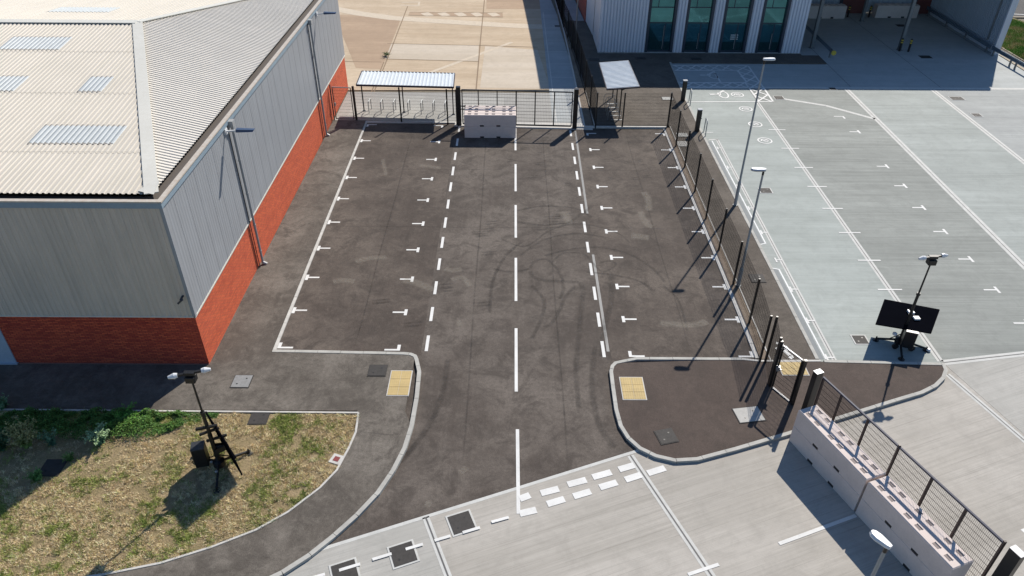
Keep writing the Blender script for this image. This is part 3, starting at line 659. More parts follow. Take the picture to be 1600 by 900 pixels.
# eaves: fascia, coping, gutter
MB().box(-60, WX+.12, WY0-.12, WY0-.045, ZE-.22, ZE).box(WX+.075, WX+.12, WY0-.045, WY1, ZE-.22, ZE).build('fascia', FASCIA, wh)
MB().box(-60, WX+.15, WY0-.14, WY0+.04, ZE, ZE+.05).box(WX-.03, WX+.15, WY0+.04, WY1, ZE, ZE+.05).build('coping', COPING, wh)
MB().box(-60, WX-.03, WY0+.04, WY0+.55, ZE-.25, ZE-.12).box(WX-.52, WX-.03, WY0+.55, WY1, ZE-.25, ZE-.12).build('gutter', GUTTER, wh)
RX, RY, RZ = -18.3, 36.9, 8.9; X0, Y0, Y1 = WX-.36, WY0+.37, WY1-.1; Z0 = 7.40
def roofface(kind, pitch=.2, h=.035):
    mb = MB()
    def zz(x, y):
        if kind == 's': return Z0+(y-Y0)/(RY-Y0)*(RZ-Z0)
        if kind == 'n': return Z0+(Y1-y)/(Y1-RY)*(RZ-Z0)
        return Z0+(X0-x)/(X0-RX)*(RZ-Z0)
    prof = []
    a0, a1 = (Y0, Y1) if kind == 'e' else (-60, X0)
    n = int((a1-a0)/pitch); pitch = (a1-a0)/n
    cuts = [RY] if kind == 'e' else [RX]
    for i in range(n):
        a = a0+i*pitch; prof += [(a, 0), (a+pitch*.42, 0), (a+pitch*.54, h), (a+pitch*.88, h)]
    prof.append((a1, 0))
    for c_ in cuts:
        for i in range(len(prof)-1):
            if prof[i][0] < c_ < prof[i+1][0]:
                t = (c_-prof[i][0])/(prof[i+1][0]-prof[i][0]); prof.insert(i+1, (c_, prof[i][1]+t*(prof[i+1][1]-prof[i][1]))); break
    def lim(a):
        if kind == 's': return (Y0, RY if a < RX else Y0+(X0-a)/(X0-RX)*(RY-Y0))
        if kind == 'n': return (Y1, RY if a < RX else Y1-(X0-a)/(X0-RX)*(Y1-RY))
        return (X0, X0-(a-Y0)/(RY-Y0)*(X0-RX) if a < RY else X0-(Y1-a)/(Y1-RY)*(X0-RX))
    for (a, da), (b, db) in zip(prof[:-1], prof[1:]):
        la, lb = lim(a), lim(b); q = []
        for s_, l_, d_ in ((a, la[0], da), (b, lb[0], db), (b, lb[1], db), (a, la[1], da)):
            x, y = (l_, s_) if kind == 'e' else (s_, l_)
            q.append((x, y, zz(x, y)+d_))
        mb.quad(*q)
    return mb, zz
ms, zs = roofface('s'); rf = ms.build('roof', ROOF_S, wh)
mn, zn = roofface('n'); rn = mn.build('roof', ROOF_S, wh)
me_, ze_ = roofface('e'); re_ = me_.build('roof', ROOF_E, wh)
def capstrip(p, q, wd, mb, lift=.045):
    p, q = Vector(p), Vector(q); mb.bar(p+Vector((0, 0, lift)), q+Vector((0, 0, lift)), wd, .03); return mb
cp = MB(); capstrip((X0, Y0, Z0), (RX, RY, RZ), .46, cp); cp.build('hip_flashing', FLASH, wh)
cp = MB(); capstrip((RX, RY, RZ+.01), (X0, Y1, Z0), .40, cp); cp.build('hip_flashing', FLASH, wh)
cp = MB(); capstrip((-60, RY, RZ), (RX, RY, RZ), .5, cp, .05); cp.build('ridge_flashing', FLASH, wh)
g = MB(); g.mi = 0
g.quad((X0-.1, Y0+.9, Z0+.16), (X0+.05, Y0+.6, Z0+.13), (X0+.12, Y0-.1, Z0+.05), (X0-.5, Y0+.1, Z0+.08)); g.build('corner_cap', FLASH, wh)
LAPG = flat('lap_grey', (.30, .28, .25), .7)
def rooflight(x0, x1, y0, y1, zf):
    mb = MB(); pitch = (-60-X0)/-int((X0+60)/.2); n0 = round((x0+60)/pitch); n1 = round((x1+60)/pitch); h = .035
    for i in range(n0, n1):
        a = -60+i*pitch
        for (u, du), (v_, dv) in zip(((a, 0), (a+pitch*.42, 0), (a+pitch*.54, h), (a+pitch*.88, h)), ((a+pitch*.42, 0), (a+pitch*.54, h), (a+pitch*.88, h), (a+pitch, 0))):
            L = .014; mb.mi = 0 if du == 0 and dv == 0 else 1
            mb.quad((u, y0, zf(u, y0)+du+L), (v_, y0, zf(v_, y0)+dv+L), (v_, y1, zf(v_, y1)+dv+L), (u, y1, zf(u, y1)+du+L))
    e = mb; e.mi = 2
    for i in range(n0, n1):
        a = -60+i*pitch
        for yy in (y0-.03, y1): e.quad((a+.01, yy, zf(a, yy)+.019), (a+pitch*.42, yy, zf(a, yy)+.019), (a+pitch*.42, yy+.14, zf(a, yy+.14)+.019), (a+.01, yy+.14, zf(a, yy+.14)+.019))
    e.build('rooflight', [RLPAN, RLIGHT, LAPG], wh)
RLPAN = flat('rooflight_pan', (.36, .40, .41), .3, 0, .6)
for a in ((-23.5, -20.55, 33.7, 35.05), (-23.6, -20.65, 29.65, 30.97), (-17.95, -16.95, 29.65, 30.97), (-18.0, -14.9, 25.5, 26.8)): rooflight(*a, zs)
rooflight(-24.2, -21.0, 39.6, 41.0, zn); rooflight(-20.3, -18.0, 44.0, 45.5, zn)
rooflight(-30.2, -27.0, 33.7, 35.05, zs); rooflight(-31, -28, 25.5, 26.8, zs)
sm = MB()
for yy in (24.9, 29.5, 33.5): sm.quad((-60, yy, zs(-60, yy)+.037), (X0-(yy-Y0)/(RY-Y0)*(X0-RX)-.2, yy, zs(0, yy)+.037), (X0-(yy-Y0)/(RY-Y0)*(X0-RX)-.2, yy+.02, zs(0, yy)+.039), (-60, yy+.02, zs(0, yy)+.039))
sm.build('sheet_lap', flat('lap', (.40, .38, .33), .8), wh)
# downpipes
for y in (28.97, 43.5):
    mb = MB().tube((WX+.19, y, 0.18), (WX+.19, y, ZE-.25), .055, 12).tube((WX+.19, y, .2), (WX+.36, y, .1), .08, 10).box(WX+.08, WX+.30, y-.14, y+.14, ZE-.36, ZE-.1)
    for z_ in (.8, 2.2, 3.8, 5.4): mb.lathe((WX+.19, y, z_), [(.07, 0), (.07, .06)], 12)
    dp = mb.build('downpipe', flat('pipe_grey', (.40, .41, .41), .5, .1), wh)
    MB().tube((WX+.12, y-.28, 0.1), (WX+.12, y-.28, ZE-.2), .02, 8).build('conduit', BLACK, wh)
# wall lamps
for y in (28.45, 45.6):
    a = MB().bar((WX+.06, y, 6.98), (WX+.75, y+.02, 7.02), .06).box(WX+.06, WX+.14, y-.12, y+.12, 6.86, 7.1); ar = a.build('wall_lamp', WHITE, wh)
    MB().quadbox([(WX+.55, y-.12, 6.98), (WX+1.25, y-.14, 7.02), (WX+1.25, y+.14, 7.02), (WX+.55, y+.12, 6.98)], [(WX+.55, y-.10, 7.10), (WX+1.3, y-.08, 7.08), (WX+1.3, y+.08, 7.08), (WX+.55, y+.10, 7.10)]).build('lamp_head', flat('lamp_navy', (.05, .085, .16), .4), ar)
# security camera on the front
cmb = MB().box(-12.03, -11.97, 21.68, 21.86, 3.42, 3.47).lathe((-12.0, 21.66, 3.36), [(.02, 0), (.06, .02), (.06, .07), (.03, .10)], 12).bar((-12.16, 21.64, 3.24), (-12.02, 21.68, 3.36), .06, .06)
cmb.build('security_camera', flat('camera_navy', (.02, .03, .05), .4), wh)
dmb = MB().box(-23.0, -19.35, WY0-.04, WY0, 0.05, 1.9).box(-23.1, -19.3, WY0-.1, WY0, 0, .14); dmb.build('door', flat('door_blue', (.42, .50, .60), .5), wh)
MB().box(-60, WX+.05, WY0-.05, WY0-.002, 0, .12).build('plinth', flat('plinth', (.25, .13, .10), .9), wh)

# ------------------------------------------------------------------ OFFICE
OY = 60.3; OT = 8.0
of = thing('office_building', 'light grey clad office block with four tall teal windows facing the car park', 'office building', (15, 65, 0))
ribwall('x', 6.9, 10.7, OY-.06, -1, .12, OT, .25, .10, True).build('cladding', OFFC, of)
for a, b in ((13.62, 14.72-.05), (16.55-.75, 16.78), (18.76, 19.74), (21.7, 23.35)):
    pass
bays = [(10.98, 12.78), (13.85, 15.70), (16.78, 18.70), (19.80, 21.62)]
pill = [(6.9, 10.58), (13.12, 13.72-.02+.3), (16.0, 16.62), (19.0, 19.64), (21.95, 23.35)]
MB().box(6.95, 23.33, OY+.25, 72, 0, OT).build('core', GREYD, of)
solid = [(12.95, 13.72), (15.88, 16.68), (18.86, 19.68), (21.78, 23.35)]
for a, b in solid:
    ribwall('x', a, b, OY-.06, -1, .12, OT, .25, .10, True).build('cladding', OFFC, of)
for (a, b) in [(6.9, 10.7)]+solid: MB().box(a+.03, b-.03, OY-.055, OY+.25, .1, OT).build('wall', OFFC, of)
xs = [10.7]+[v for p_ in solid for v in p_]
gaps = [(10.7, 12.95), (13.72, 15.88), (16.68, 18.86), (19.68, 21.78)]
for gi, (a, b) in enumerate(gaps):
    fr_ = MB().box(a, a+.20, OY-.12, OY+.25, .1, OT).box(b-.20, b, OY-.12, OY+.25, .1, OT)
    for z_ in ((.1, .22), (2.35, 2.43), (3.55, 3.62)): fr_.box(a+.2, b-.2, OY+.12, OY+.2, z_[0], z_[1])
    mx = b-.85 if gi else a+1.5
    fr_.box(mx-.03, mx+.03, OY+.12, OY+.19, .2, 2.35).box(a+.75, a+.8, OY+.12, OY+.19, 3.6, OT)
    f_ = fr_.build('window', NAVY, of)
    MB().box(a+.2, b-.2, OY+.15, OY+.17, .2, OT).build('pane', GLASS, f_)
    hd = MB().tube((mx-.10, OY+.06, .35), (mx-.10, OY+.06, 1.6 if gi else 2.2), .02, 8); hd.build('handle', GALV, f_)
MB().box(6.85, 23.4, OY-.12, OY-.01, .05, .12).box(6.86, 23.4, OY-.2, OY-.12, 0, .11).build('plinth', KERB, of)
MB().quad((6.9, OY-.05, .12), (6.9, OY-.05, OT), (6.87, 64.2, OT), (6.87, 64.2, .12)).quad((6.87, 64.5, .12), (6.87, 64.5, OT), (6.6, 68.8, OT), (6.6, 68.8, .12)).build('side_wall', OFFC, of)
MB().box(6.90, 7.2, 64.2, 64.5, 0, OT).build('recess', BLACKM, of)
MB().prism([(6.55, 68.8), (8, 68.8), (8, 90), (5.6, 90)], 0, OT).build('brick_wall', brick('brick_far', (.40, .10, .07), (.30, .06, .05), (.2, .1, .08)), of)
MB().prism([(6.8, OY-.1), (23.4, OY-.1), (23.4, 72), (8, 90), (5.5, 90), (6.5, 68.8)], OT, OT+.25).build('roof', GREYD, of)
# window sign (small white notice on third window)
nb = MB()
for i in range(3): nb.box(17.55+.0, 18.15, OY+.138, OY+.142, 1.10+i*.16, 1.16+i*.16)
nb.build('notice', PAINT_O, of)
# canopy
cn = thing('loading_canopy', 'loading bay canopy on slim grey columns beside the office', 'canopy', (31, 66, 0))
MB().box(23.42, 39.5, OY-.02, 73.5, OT-.35, OT+.2).build('roof', WHITE, cn)  # roof out of view, made white to bounce light into the bay
for x, y in ((24.87, 61.9), (32.0, 61.5), (32.05, 69.8)):
    MB().box(x-.12, x+.12, y-.14, y-.12+.02, .02, OT-.4).box(x-.12, x+.12, y+.12, y+.14, .02, OT-.4).box(x-.03, x+.03, y-.12, y+.12, .02, OT-.4).box(x-.2, x+.2, y-.2, y+.2, .006, .03).build('column', GREY, cn)
ribwall('x', 23.4, 39.4, 72.6, -1, .0, OT-.4, .3, .04).build('rear_wall', sheetmetal('rear_clad', (.55, .62, .68), .5), cn)
for x0, x1 in ((30.95, 33.3), (37.9, 39.4)):
    MB().box(x0, x1, 72.3, 72.5, 0, 3.6).build('door', flat('maroon_door', (.15, .035, .03), .6), cn)
    MB().box(x0-.18, x0, 72.25, 72.5, 0, 3.7).build('door_jamb', NAVY, cn)
ribwall('y', 60.6, 72.6, 39.35, -1, .7, OT-.4, .25, .08, True).build('side_wall', sheetmetal('side_clad', (.46, .53, .60), .5), cn)
MB().box(39.36, 39.7, 60.5, 72.6, .0, OT-.4).build('side_wall_outer', OFFC, cn)
MB().box(39.15, 39.45, 60.42, 60.6, 0, OT-.4).build('corner_post', OFFC, cn)
MB().tube((39.15, 61.8, .8), (39.15, 61.8, OT-.5), .06).build('downpipe', GREY, cn)

# armco crash barriers
def armco(pts, label):
    o = thing('crash_barrier', label, 'crash barrier', (pts[0][0], pts[0][1], 0))
    for a, b in zip(pts[:-1], pts[1:]):
        a, b = Vector((a[0], a[1], 0)), Vector((b[0], b[1], 0)); d = (b-a).normalized(); n_ = Vector((d.y, -d.x, 0)); mb = MB()
        prof = [(0, .42), (.05, .47), (.05, .53), (0, .58), (.05, .63), (.05, .69), (0, .74)]
        for (u, zu), (v_, zv) in zip(prof[:-1], prof[1:]):
            mb.quadbox([a+n_*u+Vector((0, 0, zu)), b+n_*u+Vector((0, 0, zu)), b+n_*(u+.012)+Vector((0, 0, zu)), a+n_*(u+.012)+Vector((0, 0, zu))],
                       [a+n_*v_+Vector((0, 0, zv)), b+n_*v_+Vector((0, 0, zv)), b+n_*(v_+.012)+Vector((0, 0, zv)), a+n_*(v_+.012)+Vector((0, 0, zv))])
        mb.build('rail', GALVB, o)
        L = (b-a).length; k = max(1, int(L/3))
        for i in range(k+1):
            p_ = a.lerp(b, (i+.15)/(k+.3)); MB().box(p_.x-.05, p_.x+.05, p_.y-.06, p_.y+.06, .0, .68).build('post', GREY, o)
    return o
GALVB = flat('barrier_steel', (.20, .28, .36), .4, .5)
b1 = armco([(25.5, 58.9), (25.6, 67.6)], 'short crash barrier with yellow end beside the first canopy column')
MB().lathe((25.5, 58.78, .58), [(.19, -.0), (.19, .1)], 14, 'y').build('end_cap', flat('yellow_cap', (.65, .50, .06), .5), b1)
armco([(39.0, 72.2), (38.9, 60.5)], 'crash barrier under the clad wall inside the loading bay')
armco([(38.95, 60.4), (39.1, 57.4), (39.2, 54.4), (39.3, 51)], 'crash barrier continuing outside along the yard edge at the right')

# bollards
def bollard():
    o = thing('bollard', 'x', 'bollard', (0, 0, 0), 'black bollards with yellow bands')
    MB().lathe((0, 0, 0), [(.085, 0), (.085, 1.0), (.07, 1.05), (.02, 1.07)], 16).build('post', BLACKM, o)
    for z_ in (.68, .86): MB().lathe((0, 0, z_), [(.09, 0), (.09, .09)], 16).build('band', flat('yellow_band', (.75, .55, .06), .5), o)
    return o
bl = bollard()
for i, (px, lab) in enumerate((((1405, 80), 'banded bollard at the foot of the front canopy column'), ((1419, 81), 'banded bollard standing alone right of the canopy column'), ((1324, 27), 'banded bollard left of the first maroon door'), ((1357, 27), 'banded bollard right of the first maroon door'), ((1427, 27), 'banded bollard left of the second maroon door'))):
    c = G(*px); place(bl if i == 0 else copy_tree(bl), (c[0], c[1], .004), 0, lab)

# ------------------------------------------------------------------ concrete blocks
SLOT = flat('slot_dark', (.03, .025, .025), .9)
def block(L=3.1, W=.8, Ht=.745, studs=6, rows=2):
    d = MB(); q_ = .028
    d.quadbox([(x, y, 0) for x, y in ((-L/2, -W/2), (L/2, -W/2), (L/2, W/2), (-L/2, W/2))], [(x, y, Ht-q_) for x, y in ((-L/2, -W/2), (L/2, -W/2), (L/2, W/2), (-L/2, W/2))])
    d.quadbox([(x, y, Ht-q_-.001) for x, y in ((-L/2, -W/2), (L/2, -W/2), (L/2, W/2), (-L/2, W/2))], [(x, y, Ht) for x, y in ((-L/2+q_, -W/2+q_), (L/2-q_, -W/2+q_), (L/2-q_, W/2-q_), (-L/2+q_, W/2-q_))])
    for i in range(3):
        for k in (-.2, .2):
            for r_ in (-1, 1):
                x = (i-1)*L/3+k; y = r_*W*.27
                d.mi = 1; d.box(x-.10, x+.10, y-.075, y+.075, Ht-.01, Ht+.004)
                d.mi = 0; d.box(x-.10, x+.10, y+.04, y+.075, Ht-.01, Ht+.03)
    d.mi = 2
    for x in (-L*.16, L*.16): d.box(x-.12, x+.12, -W/2-.004, -W/2+.02, .0, .10).box(x-.12, x+.12, W/2-.02, W/2+.004, .0, .10)
    d.mi = 0; d.box(-L/2+.03, L/2-.03, -.05, .05, Ht-.01, Ht+.012)
    return tag(d.build('concrete_block', [BLOCK, BLOCK_SHADE, SLOT]), 'x', 'concrete block', 'stacked interlocking concrete blocks')
bk = block()
bd = Vector((12.13-9.84, 12.23-18.22)).normalized(); ba = math.atan2(bd.y, bd.x); nrm = Vector((-bd.y, bd.x))
base = Vector((9.80, 18.16)); spots = []
for s_, nm in ((0, 'far'), (1, 'near')):
    c = base+bd*(1.62+s_*3.30)+nrm*.39
    spots.append((c.x, c.y, .008, ba, 'lower %s block of the stack along the near gate' % nm)); spots.append((c.x, c.y, .756, ba, 'upper %s block of the stack along the near gate' % nm))
for s_, nm in ((0, 'front'), (1, 'rear')):
    for l_, q in ((0, 'lower'), (1, 'upper')):
        spots.append((-1.38, 43.92+s_*.83, .008+l_*.75, 0, '%s %s pink block of the pile before the far gate' % (q, nm)))
bz = G(1287, 28); spots.append((29.0, 70.9, .008, 0, 'concrete block against the rear wall left of the first maroon door')); spots.append((35.6, 71.2, .008, 0, 'concrete block against the rear wall between the two maroon doors'))
for i, (x, y, z_, a, lab) in enumerate(spots):
    o = place(bk if i == 0 else copy_tree(bk), (x, y, z_), a, lab)
    if i < 4: o.scale = (3.22/3.1, .96, 1)
    if i >= 8: o.scale = (1.1 if i == 8 else 1.25, 1, 1.5)

# ------------------------------------------------------------------ fences
def fence(posts, label, h=2.35, seed=0, cap=True, meshr=.0042, vs=.05):
    o = thing('mesh_fence', label, 'fence', (posts[0][0], posts[0][1], 0))
    for i, p_ in enumerate(posts):
        MB().box(p_[0]-.04, p_[0]+.04, p_[1]-.035, p_[1]+.035, 0, h+.03).build('post', BLACK, o)
    for a, b in zip(posts[:-1], posts[1:]):
        MB().mesh_panel(a, b, .08, h-.03, vs, .2, meshr).build('mesh_panel', WIRE, o)
    return o
FR = [(10.09, 45.3), (10.09, 42.3), (10.09, 39.4), (10.09, 36.4), (10.08, 33.45), (10.08, 30.45), (10.08, 27.55), (10.07, 24.7), (9.86, 22.25)]
fence(FR, 'black mesh fence along the right edge of the parking bays')
fence([(10.06, 22.2), (9.85, 20.95)], 'short black mesh fence joining the pedestrian gate to the long fence')
fence([(5.38, 45.15), (7.12, 45.17), (10.05, 45.2)], 'black mesh fence in front of the small cycle shelter', vs=.06)
fence([(5.38, 45.2), (5.28, 48.2), (5.17, 51.3), (5.07, 54.7), (4.97, 57.8), (4.84, 61), (4.68, 64), (4.47, 67), (4.4, 70), (4.3, 73), (4.2, 76), (4.1, 79), (4.0, 82)], 'long black mesh fence running away between the old yard and the office')
fence([(-7.25, 45.84), (-4.2, 45.6)], 'black mesh fence before the right half of the large cycle shelter', vs=.06)
fence([(-4.2, 45.6), (-3.6, 45.55)], 'narrow mesh fence piece beside the left far gate post', vs=.06)
fence([(-10.2, 46.05), (-7.25, 45.84)], 'black mesh fence before the left half of the large cycle shelter', vs=.06)
# far vehicle gate
gt = thing('vehicle_gate', 'wide black mesh gate with six bays closing the far end', 'gate', (0.2, 45.35, 0))
MB().box(-3.58, -3.30, 45.35, 45.62, 0, 2.6).build('post', BLACK, gt); MB().box(3.88, 4.16, 44.95, 45.22, 0, 2.65).build('post', BLACK, gt)
fr_ = MB(); xs = [-3.2, -2.17, -.97, .24, 1.45, 2.66, 3.80]; fy = lambda x: 45.42-(x+3.2)*.045
fr_.bar((xs[0], fy(xs[0]), 2.42), (xs[-1], fy(xs[-1]), 2.42), .07).bar((xs[0], fy(xs[0]), .15), (xs[-1], fy(xs[-1]), .15), .07)
for i, x in enumerate(xs): fr_.bar((x, fy(x), .15), (x, fy(x), 2.45), .08 if i == 3 else .065)
fr_.build('frame', BLACK, gt); MB().mesh_panel((-3.2, fy(-3.2)), (3.8, fy(3.8)), .2, 2.4, .1, .2, .005, hr=1.9).build('mesh_panel', WIRE, gt)
MB().box(-3.3, -3.0, 45.30, 45.36, 1.15, 1.2).box(-3.3, -3.0, 45.30, 45.36, 1.35, 1.4).box(-3.05, -2.98, 45.3, 45.36, 1.1, 1.45).build('latch', BLACK, gt)
# pedestrian gates
def pgate(a, b, label, h=2.3, big=.07):
    o = thing('pedestrian_gate', label, 'gate', (a[0], a[1], 0)); a = Vector((a[0], a[1], 0)); b = Vector((b[0], b[1], 0)); d = (b-a).normalized()
    Z = lambda p_, z_: (p_.x, p_.y, z_)
    MB().bar(Z(a, 0), Z(a, h+.15), big*1.3).build('post', BLACK, o); MB().bar(Z(b, 0), Z(b, h+.1), big*1.3).build('post', BLACK, o)
    p_, q = a+d*.13, b-d*.12
    f_ = MB().bar(Z(p_, .1), Z(p_, h), .05).bar(Z(q, .1), Z(q, h), .05); f_.build('frame', BLACK, o)
    MB().bar(Z(p_, .12), Z(q, .12), .05).build('cross_rail', RAIL, o); MB().bar(Z(p_, h), Z(q, h), .05).build('cross_rail', RAIL, o)
    MB().mesh_panel(p_, q, .15, h, .05, .2, .0045).build('mesh_panel', WIRE, o)
    m_ = a+d*.16
    MB().bar(Z(m_, 1.0), Z(m_, 1.2), .12).bar((m_.x, m_.y, 1.15), (m_.x+d.x*.12, m_.y+d.y*.12-.05, 1.15), .03).build('latch', GALV, o)
    return o
pgate((9.86, 20.85), (10.42, 19.85), 'open-mesh pedestrian gate on the right island beside the vehicle gate', 2.15, .08)
pgate((-11.72, 46.2), (-10.28, 46.1), 'narrow mesh gate between the warehouse corner and the cycle shelter', 2.25, .05)
# near vehicle gate
ga, gb = Vector((10.56, 19.05)), Vector((13.42, 12.0)); gd = (gb-ga).normalized()
gt = thing('vehicle_gate', 'near sliding mesh gate behind the long row of concrete blocks', 'gate', (ga.x, ga.y, 0))
def P2(t, z_): p_ = ga+gd*t; return (p_.x, p_.y, z_)
def postbox(t, w_, d_, h_, mb, off=0):
    p_ = ga+gd*t; n_ = Vector((-gd.y, gd.x)); p_ = p_+n_*off
    c_ = [p_-gd*w_/2-n_*d_/2, p_+gd*w_/2-n_*d_/2, p_+gd*w_/2+n_*d_/2, p_-gd*w_/2+n_*d_/2]
    mb.quadbox([(q.x, q.y, 0) for q in c_], [(q.x, q.y, h_) for q in c_]); return mb
pb = postbox(0, .20, .28, 2.42, MB()).build('post', BLACK, gt); 
mb = MB(); p_ = ga; postbox(0, .21, .29, 2.43, mb); mb.v = [(x, y, 2.421 if z_ == 0 else 2.44) for x, y, z_ in mb.v]; mb.build('post_cap', RAIL, gt)
L = (gb-ga).length
MB().bar(P2(.25, 2.38), P2(L-.28, 2.38), .06).build('top_rail', flat('rail_navy', (.05, .055, .09), .55, 0, .2), gt); MB().bar(P2(.25, .2), P2(L-.28, .2), .06).build('bottom_rail', BLACK, gt)
ts = [.28, 1.15, 2.35, 3.62, 4.9, 6.1, L-.3]
for i, t in enumerate(ts): MB().bar(P2(t, .15), P2(t, 2.46 if i in (3, 6) else 2.36), .07, .06).build('upright', flat('maroon_black', (.03, .014, .016), .5), gt)
MB().mesh_panel(P2(.3, 0), P2(L-.3, 0), .22, 2.34, .05, .2, .005).build('mesh_panel', WIRE, gt)
postbox(L+.05, .34, .22, 2.44, MB(), .05).build('post', BLACK, gt); mb = postbox(L+.05, .35, .23, 2.44, MB(), .05); mb.v = [(x, y, 2.441 if z_ == 0 else 2.46) for x, y, z_ in mb.v]; mb.build('post_cap', RAIL, gt)
postbox(.28, .12, .12, .5, MB(), -.3).build('gate_stop', flat('stop_red', (.5, .05, .05), .5), gt)
MB().bar(P2(.30, 1.02), P2(.42, 1.02), .14, .12).build('sensor', WHITE, gt)
e1, e2 = gb+gd*.55+Vector((.12, 0)), gb+gd*3
fence([(e1.x, e1.y), (e2.x, e2.y)], 'mesh fence continuing past the near sliding gate at the bottom right corner', 2.3)

# ------------------------------------------------------------------ cycle shelters, stands
def corr_roof(c4_, along, n, h, mat, par, name='roof', thick=.06):
    """corrugated sheet on quad c4_ (a,b,c,d); ribs run a->d, repeat a->b"""
    a, b, c_, d = [Vector(p_) for p_ in c4_]; mb = MB(); prof = []
    for i in range(n):
        for t, k in ((0, 0), (.45, 0), (.58, 1), (.85, 1)): prof.append(((i+t)/n, k))
    prof.append((1, 0)); up = Vector((0, 0, 1))
    for (s0, k0), (s1, k1) in zip(prof[:-1], prof[1:]):
        mb.quad(a.lerp(b, s0)+up*k0*h, a.lerp(b, s1)+up*k1*h, d.lerp(c_, s1)+up*k1*h, d.lerp(c_, s0)+up*k0*h)
    return mb.build(name, mat, par)
DARKF = flat('purple_black_frame', (.035, .028, .045), .5)
sh = thing('cycle_shelter', 'long cycle shelter with white ribbed roof over seven hoops', 'cycle shelter', (-7, 47.7, 0))
A, B, C_, D = (-10.12, 46.72, 2.22), (-3.80, 46.42, 2.22), (-3.86, 48.62, 2.34), (-10.12, 48.95, 2.34)
corr_roof((A, B, C_, D), 'x', 26, .035, CORRU, sh)
up = .03
fb = MB()
for p_, q in ((A, B), (B, C_), (C_, D), (D, A)): fb.bar((p_[0], p_[1], p_[2]-.03), (q[0], q[1], q[2]-.03), .06, .12)
fb.build('roof_frame', DARKF, sh)
for x, y in ((-10.02, 47.75), (-7.3, 47.6), (-3.95, 47.25)):
    MB().bar((x, y, .02), (x, y, 2.2), .07).box(x-.1, x+.1, y-.1, y+.1, .02, .035).bar((x, y, 2.1), (x-.1, y-.9, 2.16), .05).build('post', BLACK, sh)
def hoop():
    o = MB().pipe([(0, -.38, 0), (0, -.38, .68), (0, -.31, .76), (0, .31, .76), (0, .38, .68), (0, .38, 0)], .028, 8).build('cycle_stand', GALV)
    return tag(o, 'x', 'cycle stand', 'steel hoops under the large shelter')
hp = hoop(); names = ['leftmost steel hoop under the long shelter', 'second steel hoop from the left under the long shelter', 'third steel hoop from the left under the long shelter', 'middle steel hoop just right of the centre shelter post', 'third steel hoop from the right under the long shelter', 'second steel hoop from the right under the long shelter', 'rightmost steel hoop under the long shelter']
for i, x in enumerate((-9.62, -8.8, -7.95, -6.98, -6.1, -5.3, -4.5)): place(hp if i == 0 else copy_tree(hp), (x+.02, 47.72-.03*i, .02), -.05, names[i])
# second shelter with two-tier racks
sh = thing('cycle_shelter', 'small shelter with ribbed white roof sloping beside the office path', 'cycle shelter', (7, 48.3, 0))
A, B, C_, D = (6.03, 45.85, 2.36), (8.12, 46.02, 2.46), (7.98, 50.75, 2.55), (5.98, 50.65, 2.42)
corr_roof((A, D, C_, B), 'y', 22, .035, CORRU, sh)
fb = MB()
for p_, q in ((A, B), (B, C_), (C_, D), (D, A)): fb.bar((p_[0], p_[1], p_[2]-.03), (q[0], q[1], q[2]-.03), .05, .10)
fb.build('roof_frame', DARKF, sh)
for y in (46.35, 48.3, 50.3):
    MB().bar((7.05, y, .1), (7.05, y, 2.3), .07).bar((7.05, y, 2.15), (6.4, y, 2.36), .05).bar((7.05, y, 2.1), (7.7, y, 2.42), .05).build('post', BLACK, sh)
def rack():
    o = MB().pipe([(-.45, 0, .1), (-.45, 0, .55), (-.35, 0, .8), (.1, 0, .8), (.3, 0, .55), (.3, 0, .1)], .016, 6).pipe([(-.1, .25, .1), (-.1, .25, .5), (.45, .25, .62), (.45, .25, .1)], .016, 6).bar((-.2, 0, .1), (.5, 0, .1), .08, .03).build('cycle_rack', GALV)
    return tag(o, 'x', 'cycle rack', 'thin wire cycle racks')
rk = rack()
for i, y in enumerate((46.3, 47.0, 47.7, 48.4, 49.1)): place(rk if i == 0 else copy_tree(rk), (6.75, y, 0), 0, ['nearest wire rack under the small shelter', 'second nearest wire rack under the small shelter', 'middle wire rack under the small shelter', 'second farthest wire rack under the small shelter', 'farthest wire rack under the small shelter'][i])

# ------------------------------------------------------------------ lamps
def lamp(x, y, h, ang, label, sleeve=1.1, loc=0, z0=ZF, hl=.62, headmat=None, wk=1.):
    o = thing('lamp_column', label, 'lamp column', (x, y, z0), 'grey street lamp columns')
    MB().lathe((x, y, z0), [(.085, 0), (.085, sleeve), (.055, sleeve+.1), (.04, h-.12)], 14).build('column', POLE, o, smooth=False)
    MB().lathe((x, y, z0-.0), [(.13, 0), (.13, .015)], 14).build('base_plate', GREY, o)
    dx, dy = math.cos(ang), math.sin(ang); px_, py_ = -dy, dx
    MB().tube((x, y, z0+h-.2), (x, y, z0+h+.02), .045, 10).build('spigot', BLACK, o)
    def outline(s, k): return [(x+dx*u*k+px_*v_*s*wk, y+dy*u*k+py_*v_*s*wk) for u, v_ in ((-.08, -.07), (.0, -.11), (hl*.56, -.16), (hl-.06, -.13), (hl, -.05), (hl, .05), (hl-.06, .13), (hl*.56, .16), (0, .11), (-.08, .07))]
    a_, b_ = outline(1, 1), outline(.72, .96)
    hd = MB(); hd.quadbox([(p_[0], p_[1], z0+h+.0) for p_ in a_], [(p_[0], p_[1], z0+h+.04) for p_ in a_]); hd.quadbox([(p_[0], p_[1], z0+h+.04) for p_ in a_], [(p_[0], p_[1], z0+h+.085) for p_ in b_])
    h_ = hd.build('lamp_head', headmat or WHITE, o)
    MB().prism(outline(.8, .9), z0+h-.02, z0+h-.001).build('diffuser', BLACK, h_)
    return o
GALH = flat('head_silver', (.55, .57, .60), .35, .5)
